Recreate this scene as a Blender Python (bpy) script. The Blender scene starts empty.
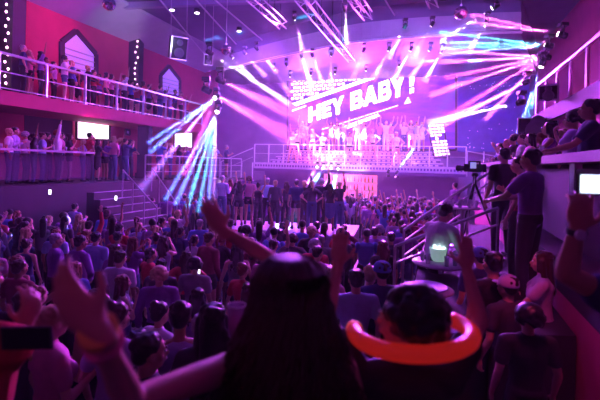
import bpy, bmesh, math, random
from mathutils import Vector, Matrix
R = random.Random(7)
S = bpy.context.scene
COL = S.collection
PI = math.pi
# ------------------------------------------------------------------ camera
F = 400.0
CAM = Vector((0, 0, 3.1)); ROLL = math.radians(1.5)
CR, SR = math.cos(ROLL), math.sin(ROLL)
def ray(px, py):
    u = (px - 300) / F; v = (164 - py) / F
    return Vector((u * CR - v * SR, 1, u * SR + v * CR))
def P(px, py, Y):
    "world point seen at a pixel of the photograph at distance Y into the hall"
    return CAM + ray(px, py) * Y
def PZ(px, py, z):
    r = ray(px, py); return CAM + r * ((z - CAM.z) / r.z)
def onplane(px, py, p0, n):
    r = ray(px, py); return CAM + r * ((p0 - CAM).dot(n) / r.dot(n))
cd = bpy.data.cameras.new('camera'); cam = bpy.data.objects.new('camera', cd); COL.objects.link(cam)
cam.location = CAM
cd.sensor_width = 36; cd.lens = 24; cd.shift_y = -.06; cd.clip_start = .05
cam.matrix_world = Matrix.Translation(CAM) @ Matrix(((CR, -SR, 0, 0), (0, 0, -1, 0), (SR, CR, 0, 0), (0, 0, 0, 1)))
cd.dof.use_dof = True; cd.dof.focus_distance = 15; cd.dof.aperture_fstop = 2.0
S.camera = cam
# ------------------------------------------------------------------ materials
MATS = {}
def mat(name, col, rough=.6, emit=0, metal=0, ecol=None, noise=0, scale=8, spec=.4, alpha=None):
    if name in MATS: return MATS[name]
    m = bpy.data.materials.new(name); m.use_nodes = True; nt = m.node_tree
    b = nt.nodes['Principled BSDF']
    b.inputs['Base Color'].default_value = (*col, 1); b.inputs['Roughness'].default_value = rough
    b.inputs['Metallic'].default_value = metal
    b.inputs['Specular IOR Level'].default_value = spec
    if emit:
        b.inputs['Emission Color'].default_value = (*(ecol or col), 1); b.inputs['Emission Strength'].default_value = emit
    if noise:
        tc = nt.nodes.new('ShaderNodeTexCoord'); n = nt.nodes.new('ShaderNodeTexNoise'); n.inputs['Scale'].default_value = scale
        n.inputs['Detail'].default_value = 4
        r = nt.nodes.new('ShaderNodeMix'); r.data_type = 'RGBA'
        r.inputs[6].default_value = (*[c * (1 - noise) for c in col], 1); r.inputs[7].default_value = (*[min(1, c * (1 + noise)) for c in col], 1)
        nt.links.new(tc.outputs['Object'], n.inputs['Vector']); nt.links.new(n.outputs['Fac'], r.inputs[0]); nt.links.new(r.outputs[2], b.inputs['Base Color'])
        bp = nt.nodes.new('ShaderNodeBump'); bp.inputs['Strength'].default_value = .15; nt.links.new(n.outputs['Fac'], bp.inputs['Height']); nt.links.new(bp.outputs[0], b.inputs['Normal'])
    if alpha is not None: b.inputs['Alpha'].default_value = alpha
    MATS[name] = m; return m
M_floor = mat('dance floor', (.10, .08, .12), .35, noise=.4, scale=3)
M_wallred = mat('red plaster', (.42, .03, .09), .7, noise=.2, scale=2)
M_wallpink = mat('magenta plaster', (.50, .05, .20), .7, noise=.2, scale=2)
M_wallvio = mat('violet plaster', (.25, .16, .34), .6, noise=.25, scale=1.5)
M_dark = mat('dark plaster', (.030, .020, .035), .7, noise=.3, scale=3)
M_ceil = mat('ceiling paint', (.15, .13, .24), .7, noise=.3, scale=1.2)
M_ceil2 = mat('ceiling panel', (.28, .24, .38), .6, noise=.15, scale=2)
M_pale = mat('pale plaster', (.42, .40, .48), .6, noise=.15, scale=2)
M_steel = mat('brushed steel', (.62, .58, .66), .3, metal=.7)
M_white = mat('white painted steel', (.75, .72, .78), .35)
M_black = mat('black metal', (.015, .015, .02), .4)
M_blackm = mat('black matt', (.012, .011, .018), .8)
M_glass = mat('smoked glass', (.10, .07, .13), .1, alpha=.45)
M_screen = mat('lit projection', (.9, .75, .95), .5, emit=3.2, ecol=(1, .72, .95))
M_mirror = mat('mirror tiles', (.85, .85, .9), .08, metal=1)
M_wood = mat('dark varnished wood', (.10, .04, .05), .35, noise=.4, scale=10)
M_counter = mat('counter laminate', (.5, .42, .5), .3, noise=.1)
# ------------------------------------------------------------------ mesh builder
class MB:
    def __init__(s): s.v = []; s.f = []; s.mi = []; s.m = 0
    def add(s, vs, fs):
        b = len(s.v); s.v += [tuple(x) for x in vs]; s.f += [tuple(b + i for i in f) for f in fs]; s.mi += [s.m] * len(fs); return s
    def box(s, a, b, X=None):
        x0, y0, z0 = a; x1, y1, z1 = b
        v = [Vector(p) for p in ((x0, y0, z0), (x1, y0, z0), (x1, y1, z0), (x0, y1, z0), (x0, y0, z1), (x1, y0, z1), (x1, y1, z1), (x0, y1, z1))]
        if X is not None: v = [X @ p for p in v]
        return s.add(v, [(0, 3, 2, 1), (4, 5, 6, 7), (0, 1, 5, 4), (1, 2, 6, 5), (2, 3, 7, 6), (3, 0, 4, 7)])
    def bar(s, p, q, w, h=None, up=Vector((0, 0, 1))):
        "rectangular bar from p to q"
        p = Vector(p); q = Vector(q); h = h or w; d = (q - p).normalized()
        if abs(d.dot(up)) > .98: up = Vector((0, 1, 0))
        r = d.cross(up).normalized(); u = r.cross(d).normalized()
        v = [e + r * (a * w / 2) + u * (b * h / 2) for e in (p, q) for a, b in ((-1, -1), (1, -1), (1, 1), (-1, 1))]
        return s.add(v, [(3, 2, 1, 0), (4, 5, 6, 7), (0, 1, 5, 4), (1, 2, 6, 5), (2, 3, 7, 6), (3, 0, 4, 7)])
    def tube(s, pts, r, n=8, rs=None):
        pts = [Vector(p) for p in pts]; vs = []; fs = []
        for i, p in enumerate(pts):
            d = (pts[min(i + 1, len(pts) - 1)] - pts[max(i - 1, 0)]).normalized()
            up = Vector((0, 0, 1)) if abs(d.z) < .9 else Vector((0, 1, 0))
            a = d.cross(up).normalized(); b = d.cross(a)
            rr = rs[i] if rs else r
            vs += [p + a * (rr * math.cos(t * 2 * PI / n)) + b * (rr * math.sin(t * 2 * PI / n)) for t in range(n)]
        for i in range(len(pts) - 1):
            fs += [(i * n + t, i * n + (t + 1) % n, (i + 1) * n + (t + 1) % n, (i + 1) * n + t) for t in range(n)]
        fs += [tuple(range(n - 1, -1, -1)), tuple((len(pts) - 1) * n + t for t in range(n))]
        return s.add(vs, fs)
    def lathe(s, prof, n=16, X=None):
        vs = []; fs = []
        for r, z in prof:
            for t in range(n):
                p = Vector((r * math.cos(t * 2 * PI / n), r * math.sin(t * 2 * PI / n), z)); vs.append(X @ p if X is not None else p)
        for i in range(len(prof) - 1):
            fs += [(i * n + t, i * n + (t + 1) % n, (i + 1) * n + (t + 1) % n, (i + 1) * n + t) for t in range(n)]
        fs += [tuple(range(n - 1, -1, -1)), tuple((len(prof) - 1) * n + t for t in range(n))]
        return s.add(vs, fs)
    def ell(s, c, r, rot=None, n=12, m=8):
        prof = []; vs = []; fs = []; c = Vector(c)
        for i in range(m + 1):
            a = -PI / 2 + PI * i / m
            for t in range(n):
                p = Vector((r[0] * math.cos(a) * math.cos(t * 2 * PI / n), r[1] * math.cos(a) * math.sin(t * 2 * PI / n), r[2] * math.sin(a)))
                if i in (0, m): p.x = p.y = 0
                if rot is not None: p = rot @ p
                vs.append(c + p)
        for i in range(m):
            fs += [(i * n + t, i * n + (t + 1) % n, (i + 1) * n + (t + 1) % n, (i + 1) * n + t) for t in range(n)]
        return s.add(vs, fs)
    def cap(s, a, b, ra, rb, n=10, sq=1.0, side=None):
        "tapered capsule; sq flattens it across `side`"
        a = Vector(a); b = Vector(b); d = (b - a); L = d.length or 1e-4; d = d / L
        up = Vector(side) if side is not None else (Vector((0, 1, 0)) if abs(d.y) < .9 else Vector((0, 0, 1)))
        x = d.cross(up).normalized(); y = x.cross(d).normalized()
        rings = [(a, t, ra) for t in (-90, -60, -30, 0)] + [(b, t, rb) for t in (0, 30, 60, 90)]
        vs = []; fs = []
        for c, t, r in rings:
            t = math.radians(t); rr = max(r * math.cos(t), 1e-4); o = c + d * (r * math.sin(t))
            vs += [o + x * (rr * math.cos(k * 2 * PI / n)) + y * (rr * sq * math.sin(k * 2 * PI / n)) for k in range(n)]
        for i in range(len(rings) - 1):
            fs += [(i * n + k, i * n + (k + 1) % n, (i + 1) * n + (k + 1) % n, (i + 1) * n + k) for k in range(n)]
        fs += [tuple(range(n - 1, -1, -1)), tuple((len(rings) - 1) * n + t for t in range(n))]
        return s.add(vs, fs)
    def prism(s, poly, d):
        "extrude a planar polygon (list of points) along vector d"
        n = len(poly); poly = [Vector(p) for p in poly]; d = Vector(d)
        return s.add(poly + [p + d for p in poly], [tuple(range(n - 1, -1, -1)), tuple(range(n, 2 * n))] + [(i, (i + 1) % n, n + (i + 1) % n, n + i) for i in range(n)])
    def mesh(s, name, mats, smooth=False):
        me = bpy.data.meshes.new(name); me.from_pydata(s.v, [], s.f)
        for m in (mats if isinstance(mats, (list, tuple)) else [mats]): me.materials.append(m)
        me.polygons.foreach_set('material_index', s.mi)
        if smooth: me.polygons.foreach_set('use_smooth', [True] * len(s.f))
        me.validate(); 
        bm = bmesh.new(); bm.from_mesh(me); bmesh.ops.recalc_face_normals(bm, faces=bm.faces[:]); bm.to_mesh(me); bm.free()
        me.update(); return me
def link(name, me, parent=None, loc=None):
    o = bpy.data.objects.new(name, me); COL.objects.link(o)
    if parent is not None: o.parent = parent
    if loc is not None: o.location = loc
    return o
def obj(name, mb, mats, parent=None, smooth=False, loc=None): return link(name, mb.mesh(name, mats, smooth), parent, loc)
def struct(name, mb, mats, parent=None, smooth=False):
    o = obj(name, mb, mats, parent, smooth)
    if parent is None: o['kind'] = 'structure'
    return o
def tag(o, label, cat, group=None, kind=None):
    o['label'] = label; o['category'] = cat
    if group: o['group'] = group
    if kind: o['kind'] = kind
    return o
def thing(name, label, cat, loc, group=None, rz=0):
    o = bpy.data.objects.new(name, None); COL.objects.link(o); o.location = loc; o.rotation_euler = (0, 0, rz)
    return tag(o, label, cat, group)
def rel(mb, loc):
    loc = Vector(loc); mb.v = [tuple(Vector(p) - loc) for p in mb.v]; return mb
def dup(root, loc, rz=0, label=None, group=None):
    r = root.copy(); COL.objects.link(r); r.location = loc; r.rotation_euler = (0, 0, rz)
    if label: r['label'] = label
    if group: r['group'] = group
    for ch in list(root.children):
        c = ch.copy(); COL.objects.link(c); c.parent = r
        for g in ch.children:
            d = g.copy(); COL.objects.link(d); d.parent = c
    return r
def remesh(mb, vox, smooth=3, fac=.5):
    me = mb.mesh('tmp', M_black); o = bpy.data.objects.new('tmp', me); COL.objects.link(o)
    m = o.modifiers.new('r', 'REMESH'); m.mode = 'VOXEL'; m.voxel_size = vox; m.use_smooth_shade = True
    if smooth:
        q = o.modifiers.new('s', 'SMOOTH'); q.iterations = smooth; q.factor = fac
    dg = bpy.context.evaluated_depsgraph_get()
    out = bpy.data.meshes.new_from_object(o.evaluated_get(dg), depsgraph=dg)
    bpy.data.objects.remove(o); bpy.data.meshes.remove(me)
    n = MB(); n.v = [tuple(v.co) for v in out.vertices]; n.f = [tuple(p.vertices) for p in out.polygons]; n.mi = [0] * len(n.f)
    bpy.data.meshes.remove(out); return n
HAZE = .003; BEAM = 22.0; WASH = 0.5; EXPO = 0.08
# ------------------------------------------------------------------ room shell
def V(x, y, z=0): return Vector((x, y, z))
DX = Vector((.33, .944, 0)).normalized(); NX = Vector((DX.y, -DX.x, 0))
def slab(name, poly, z0, z1, m, parent=None):
    mb = MB(); mb.prism([V(x, y, z0) for x, y in poly], V(0, 0, z1 - z0)); return struct(name, mb, m, parent)
def wallseg(name, p, q, z0, z1, m, th=.2, parent=None):
    p = V(*p); q = V(*q); n = (q - p).normalized().cross(V(0, 0, 1)) * th
    mb = MB(); mb.prism([p + V(0, 0, z0), q + V(0, 0, z0), q + n + V(0, 0, z0), p + n + V(0, 0, z0)], V(0, 0, z1 - z0)); return struct(name, mb, m, parent)
def lw(Y, off=0): return (-12 + .35 * (Y - 11.5) + off, Y)
def rw(Y, off=0): return (8.15 + .34 * (Y - 7.4) + off, Y)
slab('floor', [(-19, -3), (16, -3), (16, 31), (-19, 31)], -.2, 0, M_floor)
slab('ceiling', [(-19, -3), (16, -3), (16, 31), (-19, 31)], 10, 10.2, M_ceil)
# left wall with two pointed window openings lies in one plane
LP0 = V(*lw(11.5)); LPN = V(1, -.35, 0).normalized()
def LW(px, py): return onplane(px, py, LP0, LPN)
wallseg('wall_left', lw(29.3), lw(-3), 0, 10, M_wallred, .25)
wallseg('wall_right', rw(-3), rw(23.4), 0, 10, M_wallpink, .25)
_w0 = V(*P(254, 160, 22).xy); _w1 = V(*P(466, 168, 19).xy); _e = (_w1 - _w0).normalized(); _n = V(-_e.y, _e.x); _q = _w0 + _n * 5.4
wallseg('wall_back', (_q - _e * 5.6), (_q + _e * 15.2), 0, 10, M_wallvio, -.25)
wallseg('wall_front', (5.2, -2.6), (-17.2, -2.6), 0, 10, M_dark, -.25)
# sloping cove between left wall and ceiling
mb = MB()
a, b = V(*lw(-3)), V(*lw(27))
mb.prism([a + V(0, 0, 9.1), a + V(0, 0, 9.98), a + V(2.2, 0, 9.98), a + V(2.2, 0, 9.85)], b - a); struct('trim_1', mb, M_pale)
# ceiling beams, running across and along
for k, (Y0) in enumerate((8, 12.5, 17)):
    mb = MB(); mb.bar(V(lw(Y0)[0] + 2, Y0 + .7, 9.9), V(rw(Y0)[0] - .2, Y0 - 2.6, 9.9), .22, .3); struct('trim_%d' % (k + 2), mb, M_ceil2)
for k in range(6):
    c = V(-6 + k * 2.3, 3, 9.94); mb = MB(); mb.bar(c, c + DX * 13, .07, .1); struct('trim_%d' % (k + 6), mb, M_ceil2)
# curved canopy over the stage
arc = [P(x, y, Y) for x, y, Y in ((225, 70, 23.6), (258, 62, 21.6), (290, 56, 20), (318, 50, 18.9), (345, 45.5, 18), (372, 42, 17.4), (400, 39.5, 17), (425, 38, 16.7), (450, 37, 16.5), (485, 35, 16.1), (520, 33.5, 15.9))]
def smooth_poly(pts, n=4):
    out = []
    for i in range(len(pts) - 1):
        p0 = pts[max(i - 1, 0)]; p1 = pts[i]; p2 = pts[i + 1]; p3 = pts[min(i + 2, len(pts) - 1)]
        for k in range(n):
            t = k / n; out.append(.5 * ((2 * p1) + (p2 - p0) * t + (2 * p0 - 5 * p1 + 4 * p2 - p3) * t * t + (3 * p1 - p0 - 3 * p2 + p3) * t ** 3))
    return out + [pts[-1]]
arc = smooth_poly(arc, 3)
poly = [(p.x, p.y) for p in arc] + [(13.4, 22.8), (-5.6, 28.2)]
mb = MB(); mb.prism([V(x, y, 8.55) for x, y in poly], V(0, 0, 1.44)); can = struct('ceiling_canopy', mb, M_ceil)
mb = MB()
for i in range(len(arc) - 1):
    p, q = arc[i], arc[i + 1]; n = (q - p).cross(V(0, 0, 1)).normalized() * .04
    mb.prism([V(p.x, p.y, 8.62) + n, V(q.x, q.y, 8.62) + n, V(q.x, q.y, 9.35) + n, V(p.x, p.y, 9.35) + n], n * .8)
struct('fascia_band', mb, M_pale, can)
mb = MB(); mb.tube([V(p.x, p.y, 8.55) + (p - V(3, 25, p.z)).normalized() * .08 for p in arc], .055, 6); struct('fascia_lip', mb, M_white, can)

# ---- left upper balcony
U0, U1 = V(-13.5, .4), V(-5.6, 22.6); UD = (U1 - U0).normalized()
def ux(Y): return U0.x + (U1.x - U0.x) * (Y - U0.y) / (U1.y - U0.y)
wx = lambda Y: lw(Y)[0]
slab('floor_balcony_left', [(ux(.4), .4), (ux(22.6), 22.6), (wx(24), 24), (wx(.4), .4)], 4.7, 5.15, M_wallred)
def railing(name, label, pts, h, post_r, posts, m, mids=(.5,), glass=None, w=.07, group=None, extra=None):
    "posts and rails along a polyline of floor points"
    base = pts[0]; t = thing(name, label, 'railing', base, group)
    L = [0]
    for i in range(1, len(pts)): L.append(L[-1] + (pts[i] - pts[i - 1]).length)
    def at(d):
        for i in range(1, len(pts)):
            if d <= L[i] + 1e-6: return pts[i - 1].lerp(pts[i], (d - L[i - 1]) / (L[i] - L[i - 1]))
        return pts[-1]
    def line(z, ww, nm, hh=None):
        mb = MB()
        for i in range(1, len(pts)): mb.bar(pts[i - 1] - base + V(0, 0, z), pts[i] - base + V(0, 0, z), ww, hh or ww)
        obj(nm, mb, m, t)
    line(h, w, 'handrail')
    for z in mids: line(h * z, w * .45, 'mid_rail')
    for k in range(posts):
        p = at(L[-1] * k / (posts - 1)) - base
        mb = MB(); mb.box((p.x - post_r, p.y - post_r, .002), (p.x + post_r, p.y + post_r, h)); mb.box((p.x - post_r * 2, p.y - post_r * 2, .002), (p.x + post_r * 2, p.y + post_r * 2, .012)); obj('post', mb, m, t)
    if glass:
        mb = MB()
        for i in range(1, len(pts)): mb.bar(pts[i - 1] - base + V(0, 0, h * .5), pts[i] - base + V(0, 0, h * .5), .015, h * .85)
        obj('glass_panel', mb, glass, t)
    return t
railing('balcony_railing', 'long pale metal railing along the upper left balcony', [V(U0.x, U0.y, 5.15), V(U1.x, U1.y, 5.15)], 1.14, .035, 16, M_steel, (.06, .5))
# pointed windows on left wall
def gothic(name, pts, label_bars):
    q = [LW(x, y) + LPN * .02 for x, y in pts]
    mb = MB(); 
    n = len(q)
    for i in range(n): mb.bar(q[i], q[(i + 1) % n], .22, .16, up=LPN)
    w = struct(name, mb, M_dark)
    mb = MB(); mb.prism([p - LPN * .01 for p in q], LPN * .03); struct('window_pane', mb, M_winlit, w)
    mb = MB()
    for f in (.25, .45, .65, .85):
        a = q[0].lerp(q[1], f); b = q[4].lerp(q[3], f) if len(q) == 5 else q[3].lerp(q[2], f)
        mb.bar(a + LPN * .05, b + LPN * .05, .05, .04, up=LPN)
    struct('window_bar', mb, M_pale, w)
M_winlit = mat('lit frosted window', (.5, .4, .8), .4, emit=.5, ecol=(.42, .22, 1))
gothic('window_1', [(61, 73), (61, 42), (75, 31), (95, 54), (95, 80)], 0)
gothic('window_2', [(160, 94), (160, 75), (168, 66), (179, 80), (179, 98)], 0)
# columns with strings of bulbs
M_bulb = mat('warm bulbs', (1, .7, .85), .4, emit=9, ecol=(1, .5, .8))
def column(name, c, z0, z1, r, bulbs, side):
    mb = MB(); mb.box((c.x - r, c.y - r, z0), (c.x + r, c.y + r, z1)); mb.box((c.x - r * 1.2, c.y - r * 1.2, z0), (c.x + r * 1.2, c.y + r * 1.2, z0 + .25)); struct(name, mb, M_dark)
    if bulbs:
        base = V(c.x + r * .7, c.y - r - .03, z0 + .4)
        pts = []
        for k in range(bulbs + 1):
            z = (z1 - z0 - 1) * k / bulbs; pts.append(V(R.uniform(-.1, .1), -.01, z))
        t = thing('string_of_lights', side, 'fairy lights', base)
        obj('cord', MB().tube(pts, .008, 5), M_black, t)
        for p in pts: obj('bulb', MB().ell(p + V(0, -.03, 0), (.035, .035, .045), n=6, m=4), M_bulb, t)
p = P(5, 60, 13.6); column('column_1', V(p.x, p.y + .2), 5.15, 9.99, .32, 16, 'string of small pink bulbs on the column at the upper left edge')
p = P(133, 90, 20.5); column('column_2', V(p.x, p.y + .2), 5.15, 9.99, .3, 14, 'string of small pink bulbs on the column between the two pointed windows')
p = P(143, 150, 18.6); column('column_3', V(p.x, p.y + .2), 2.25, 4.69, .25, 0, '')
# ---- left lower mezzanine
ML = [V(-11.6, 2.5), V(-8.3, 11), V(-6.15, 16.3), V(-3.1, 22.6)]
slab('floor_mezzanine_left', [(p.x, p.y) for p in ML] + [lw(26.4, .1), lw(2.5, .1)], 1.9, 2.25, M_dark)
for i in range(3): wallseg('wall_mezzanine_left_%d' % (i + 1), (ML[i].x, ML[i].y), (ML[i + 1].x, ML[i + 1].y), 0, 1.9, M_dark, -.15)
def counter(name, label, pts, z, w, th, m, posts, pm, gm=None):
    base = pts[0].copy(); t = thing(name, label, 'counter', V(base.x, base.y, z - 1.0)); b = V(base.x, base.y, 0)
    mb = MB()
    for i in range(1, len(pts)): mb.bar(pts[i - 1] - b + V(0, 0, 1.0), pts[i] - b + V(0, 0, 1.0), w, th)
    obj('counter_top', mb, m, t)
    for i in range(1, len(pts)):
        n = max(1, int((pts[i] - pts[i - 1]).length / 1.7))
        for k in range(n):
            p = pts[i - 1].lerp(pts[i], k / n) - b; mb = MB(); mb.box((p.x - .04, p.y - .04, .0), (p.x + .04, p.y + .04, 1.0 - th / 2)); obj('post', mb, pm, t)
    mb = MB()
    for i in range(1, len(pts)): mb.bar(pts[i - 1] - b + V(0, 0, .5), pts[i] - b + V(0, 0, .5), .02, .8)
    obj('front_panel' if gm else 'glass_panel', mb, gm or M_glass, t)
    return t
ins = lambda p, d: V(p.x - d, p.y)
counter('drinks_counter', 'long narrow drinks counter with dark glass front on the lower left mezzanine', [ins(ML[0], .22), ins(ML[1], .22), ins(V(-7.1, 14), .22)], 3.3, .34, .06, M_counter, 6, M_steel)
railing('mezzanine_railing', 'thin steel railing on the left mezzanine from the stairs towards the stage', [V(-6.3, 16.3, 2.25), V(-3.3, 22.5, 2.25)], 1.05, .025, 8, M_steel, (.35, .65), None, .05)
# stairs down from left mezzanine
stair = thing('staircase', 'dark staircase with pale step edges going down from the left mezzanine', 'staircase', V(-5.9, 12.9, 0))
for k in range(9):
    mb = MB(); z = 2.0 - k * .22; x = k * .27
    X = Matrix.Translation(V(-.95 + x * .94, -x * .33, 0)) @ Matrix.Rotation(math.radians(-19), 4, 'Z')
    mb.box((0, 0, .002), (.3, 2.3, z), X); s = obj('step', mb, M_dark, stair)
    mb = MB(); mb.box((.25, 0, z), (.31, 2.3, z + .02), X); obj('step_edge', mb, M_pale, s)
def handrail(name, label, pts, r, post_h, m, nposts=4, lower=()):
    base = pts[0] - V(0, 0, post_h); t = thing(name, label, 'railing', base)
    q = [p - base for p in pts]
    obj('handrail', MB().tube(q, r, 8), m, t)
    for d in lower: obj('mid_rail', MB().tube([p - V(0, 0, d) for p in q], r * .7, 6), m, t)
    for k in range(nposts):
        p = q[0].lerp(q[-1], k / (nposts - 1)); obj('post', MB().tube([p - V(0, 0, post_h), p], r * .8, 6), m, t)
    return t
handrail('stair_handrail', 'pale handrail sloping down beside the left staircase', [P(123, 170, 13.2), P(157, 208, 11.2)], .025, .9, M_steel)
handrail('stair_handrail', 'second pale handrail sloping down in the blue light beams', [P(152, 168, 15.5), P(177, 204, 13.5)], .025, .9, M_steel)
# projection screens on left lower wall
def wallscreen(name, label, px0, py0, px1, py1, m=None, push=0):
    n = LPN; q = [LW(x, y) + n * (.08 + push) for x, y in ((px0, py1), (px0, py0), (px1, py0 + 1), (px1, py1 + 1))]
    base = q[0]; t = thing(name, label, 'screen', base)
    mb = MB(); mb.prism([p - base for p in q], n * -.06); obj('screen_surface', mb, m or M_screen, t)
    mb = MB()
    for i in range(4): mb.bar(q[i] - base, q[(i + 1) % 4] - base, .09, .08, up=n)
    obj('frame', mb, M_black, t)
    return t
wallscreen('projection_screen', 'large white lit screen on the red wall behind the left mezzanine guests', 75, 114, 108, 139)
t = wallscreen('video_screen', 'smaller pink lit screen beyond the left stairs, close to the light beams', 173, 130, 191, 147)
t = wallscreen('wall_notice', 'small pale square notice on the red wall above the stairs', 124, 129.5, 128, 134, M_pale, .02); t['category'] = 'notice'
# dark lower wall panels under the balcony
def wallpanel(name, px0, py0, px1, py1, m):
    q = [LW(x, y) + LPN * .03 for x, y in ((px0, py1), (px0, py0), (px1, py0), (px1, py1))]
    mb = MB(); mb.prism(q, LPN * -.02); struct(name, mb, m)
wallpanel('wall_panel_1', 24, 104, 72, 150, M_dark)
# ---- right upper balcony
RR = lambda Y: V(5.55 + .345 * (Y - 7.4), Y)
slab('floor_balcony_right', [(RR(3).x, 3), (rw(3, -.05)[0], 3), (rw(12.6, -.05)[0], 12.6), (RR(12.6).x, 12.6)], 4.45, 4.72, M_wallpink)
mb = MB(); mb.bar(V(RR(3).x, 3, 4.6) + V(-.06, 0, 0), V(RR(12.6).x, 12.6, 4.6) + V(-.06, 0, 0), .08, .34); struct('trim_20', mb, M_dark)
mb = MB(); mb.bar(V(RR(3).x + .5, 3, 4.25), V(RR(12.6).x + .5, 12.6, 4.25), .3, .3); struct('trim_21', mb, M_wallpink)
railing('balcony_railing', 'steel railing with wide-set posts on the upper right balcony', [V(RR(3).x + .04, 3, 4.72), V(RR(12.5).x + .04, 12.5, 4.72)], 1.0, .03, 10, M_steel, (.1,), None, .08)
# ---- right mezzanine and ledge
LG = lambda Y, d=0: V(2.55 + .358 * (Y - 3.8) + d, Y)
slab('floor_mezzanine_right', [(LG(-1).x, -1), (rw(-1, -.05)[0], -1), (rw(14.5, -.05)[0], 14.5), (LG(14.5).x, 14.5)], 1.9, 2.2, M_dark)
wallseg('wall_mezzanine_right', (LG(-1).x, -1), (LG(14.5).x, 14.5), 0, 1.9, M_wallpink, .1)
t = counter('ledge_counter', 'broad pale ledge where guests lean on the right mezzanine', [LG(-1, .17), LG(14.3, .17)], 3.225, .34, .09, M_counter, 6, M_steel, M_dark)
slab('floor_landing', [(LG(3.4).x - 1.5, 3.4), (LG(3.4).x - .02, 3.4), (LG(10).x - .02, 10), (LG(10).x - 1.5, 10)], 0, 1.7, M_dark)
slab('floor_step', [(-6, 1.97), (1.13, 1.97), (1.13, 3.2), (-6, 3.2)], 0, .45, M_dark)
slab('floor_terrace', [(1.15, 1.97), (LG(2.3).x - .02, 2.3), (LG(3.38).x - .02, 3.38), (LG(3.38).x - 1.52, 3.38), (LG(7.5).x - 1.52, 7.5), (1.15, 7.5)], 0, .8, M_dark)
slab('floor_viewing_platform', [(-6, -2.5), (LG(-2.5).x - .02, -2.5), (LG(1.95).x - .02, 1.95), (-6, 1.95)], 0, 1.15, M_dark)
handrail('stair_railing', 'three-bar steel stair railing climbing to the camera platform on the right', [P(404, 230, 7.6), P(452, 196, 8.0), P(497, 168, 8.6)], .03, 1.0, M_steel, 4, (.22, .5))
handrail('stair_railing', 'lower steel railing rising behind the cocktail table', [P(395, 246, 5.8), P(498, 208, 6.0)], .025, .7, M_steel, 3, (.25,))
# ---- stage
A = V(*P(254, 160, 22).xy); B = V(*P(466, 168, 19).xy); EX = (B - A).normalized(); EY = V(-EX.y, EX.x); SL = (B - A).length
ZS = 3.12
def st(x, y, z=0): return A + EX * x + EY * y + V(0, 0, z)
def sbox(mb, x0, y0, z0, x1, y1, z1): return mb.prism([st(x0, y0, z0), st(x1, y0, z0), st(x1, y1, z0), st(x0, y1, z0)], V(0, 0, z1 - z0))
M_stage = mat('stage white laminate', (.62, .5, .64), .4, noise=.2, scale=5)
M_stagefront = mat('stage violet panel', (.16, .07, .24), .5, noise=.2, scale=2)
base = st(0, 0)
stg = thing('stage', 'raised white stage with steps, carrying the dancers in front of the screen', 'stage', base)
obj('deck', rel(sbox(MB(), 0, 0, ZS - .12, SL, 4.6, ZS), base), M_stage, stg)
obj('fascia', rel(sbox(MB(), 0, -.05, ZS - .3, SL, 0, ZS + .02), base), M_stage, stg)
mb = MB()
for k in range(70): sbox(mb, .1 + k * (SL - .2) / 70, -.075, ZS - .2, .1 + (k + .6) * (SL - .2) / 70, -.052, ZS - .09)
obj('fascia_slots', rel(mb, base), M_stagefront, stg)
mb = MB()
for k in range(36): mb.ell(st(.2 + k * (SL - .4) / 35, .12, ZS - .36), (.04, .04, .03), n=6, m=4)
obj('footlights', rel(mb, base), mat('footlight', (1, .6, 1), .4, emit=6, ecol=(1, .5, 1)), stg)
obj('substructure', rel(sbox(MB(), .2, 1.2, 0, SL - .2, 4.4, ZS - .14), base), M_stagefront, stg)
mb = MB(); sbox(mb, 0, 0, ZS - .45, SL, .3, ZS - .32); obj('bearer', rel(mb, base), M_stagefront, stg)
for k in range(4):
    mb = MB(); y0 = .8 + k * .55; x0 = .7 + k * .12; x1 = SL - 1.0 - k * .1
    sbox(mb, x0, y0, ZS + k * .2, x1, 4.4, ZS + (k + 1) * .2 - .06); s = obj('tier', rel(mb, base), M_stagefront, stg)
    mb = MB(); sbox(mb, x0 - .03, y0 - .03, ZS + (k + 1) * .2 - .06, x1 + .03, 4.4, ZS + (k + 1) * .2); obj('tier_edge', rel(mb, base), M_stage, s)
    mb = MB()
    for j in range(34):
        xx = x0 + .1 + j * (x1 - x0 - .2) / 34; sbox(mb, xx, y0 - .02, ZS + k * .2 + .03, xx + .16, y0 - .005, ZS + k * .2 + .11)
    obj('riser_slots', rel(mb, base), M_stage, s)
def tier_z(y):
    k = int((y - .8) // .55) if y >= .8 else -1
    return ZS + (min(k, 3) + 1) * .2
railing('stage_railing', 'low white railing along the front edge of the stage', [st(0, .06, ZS + .005), st(SL, .06, ZS + .005)], 1.0, .022, 14, M_white, (.5,), None, .045)
railing('stage_railing', 'white railing descending from the right end of the stage', [st(SL + .05, .1, ZS - .4), st(SL + 2.2, -.3, ZS - .8)], 1.2, .022, 4, M_white, (.5,), None, .045)
railing('ramp_railing', 'white railing of the walkway joining the left end of the stage', [st(-2.2, .4, ZS - 1.0), st(-.12, .1, ZS - .2)], 1.0, .022, 4, M_white, (.5,), None, .045)
slab('floor_walkway', [(st(-2.6, .1).x, st(-2.6, .1).y), (st(-.1, .1).x, st(-.1, .1).y), (st(-.1, 1.4).x, st(-.1, 1.4).y), (st(-2.6, 1.4).x, st(-2.6, 1.4).y)], 1.95, 2.1, M_stagefront)
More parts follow.
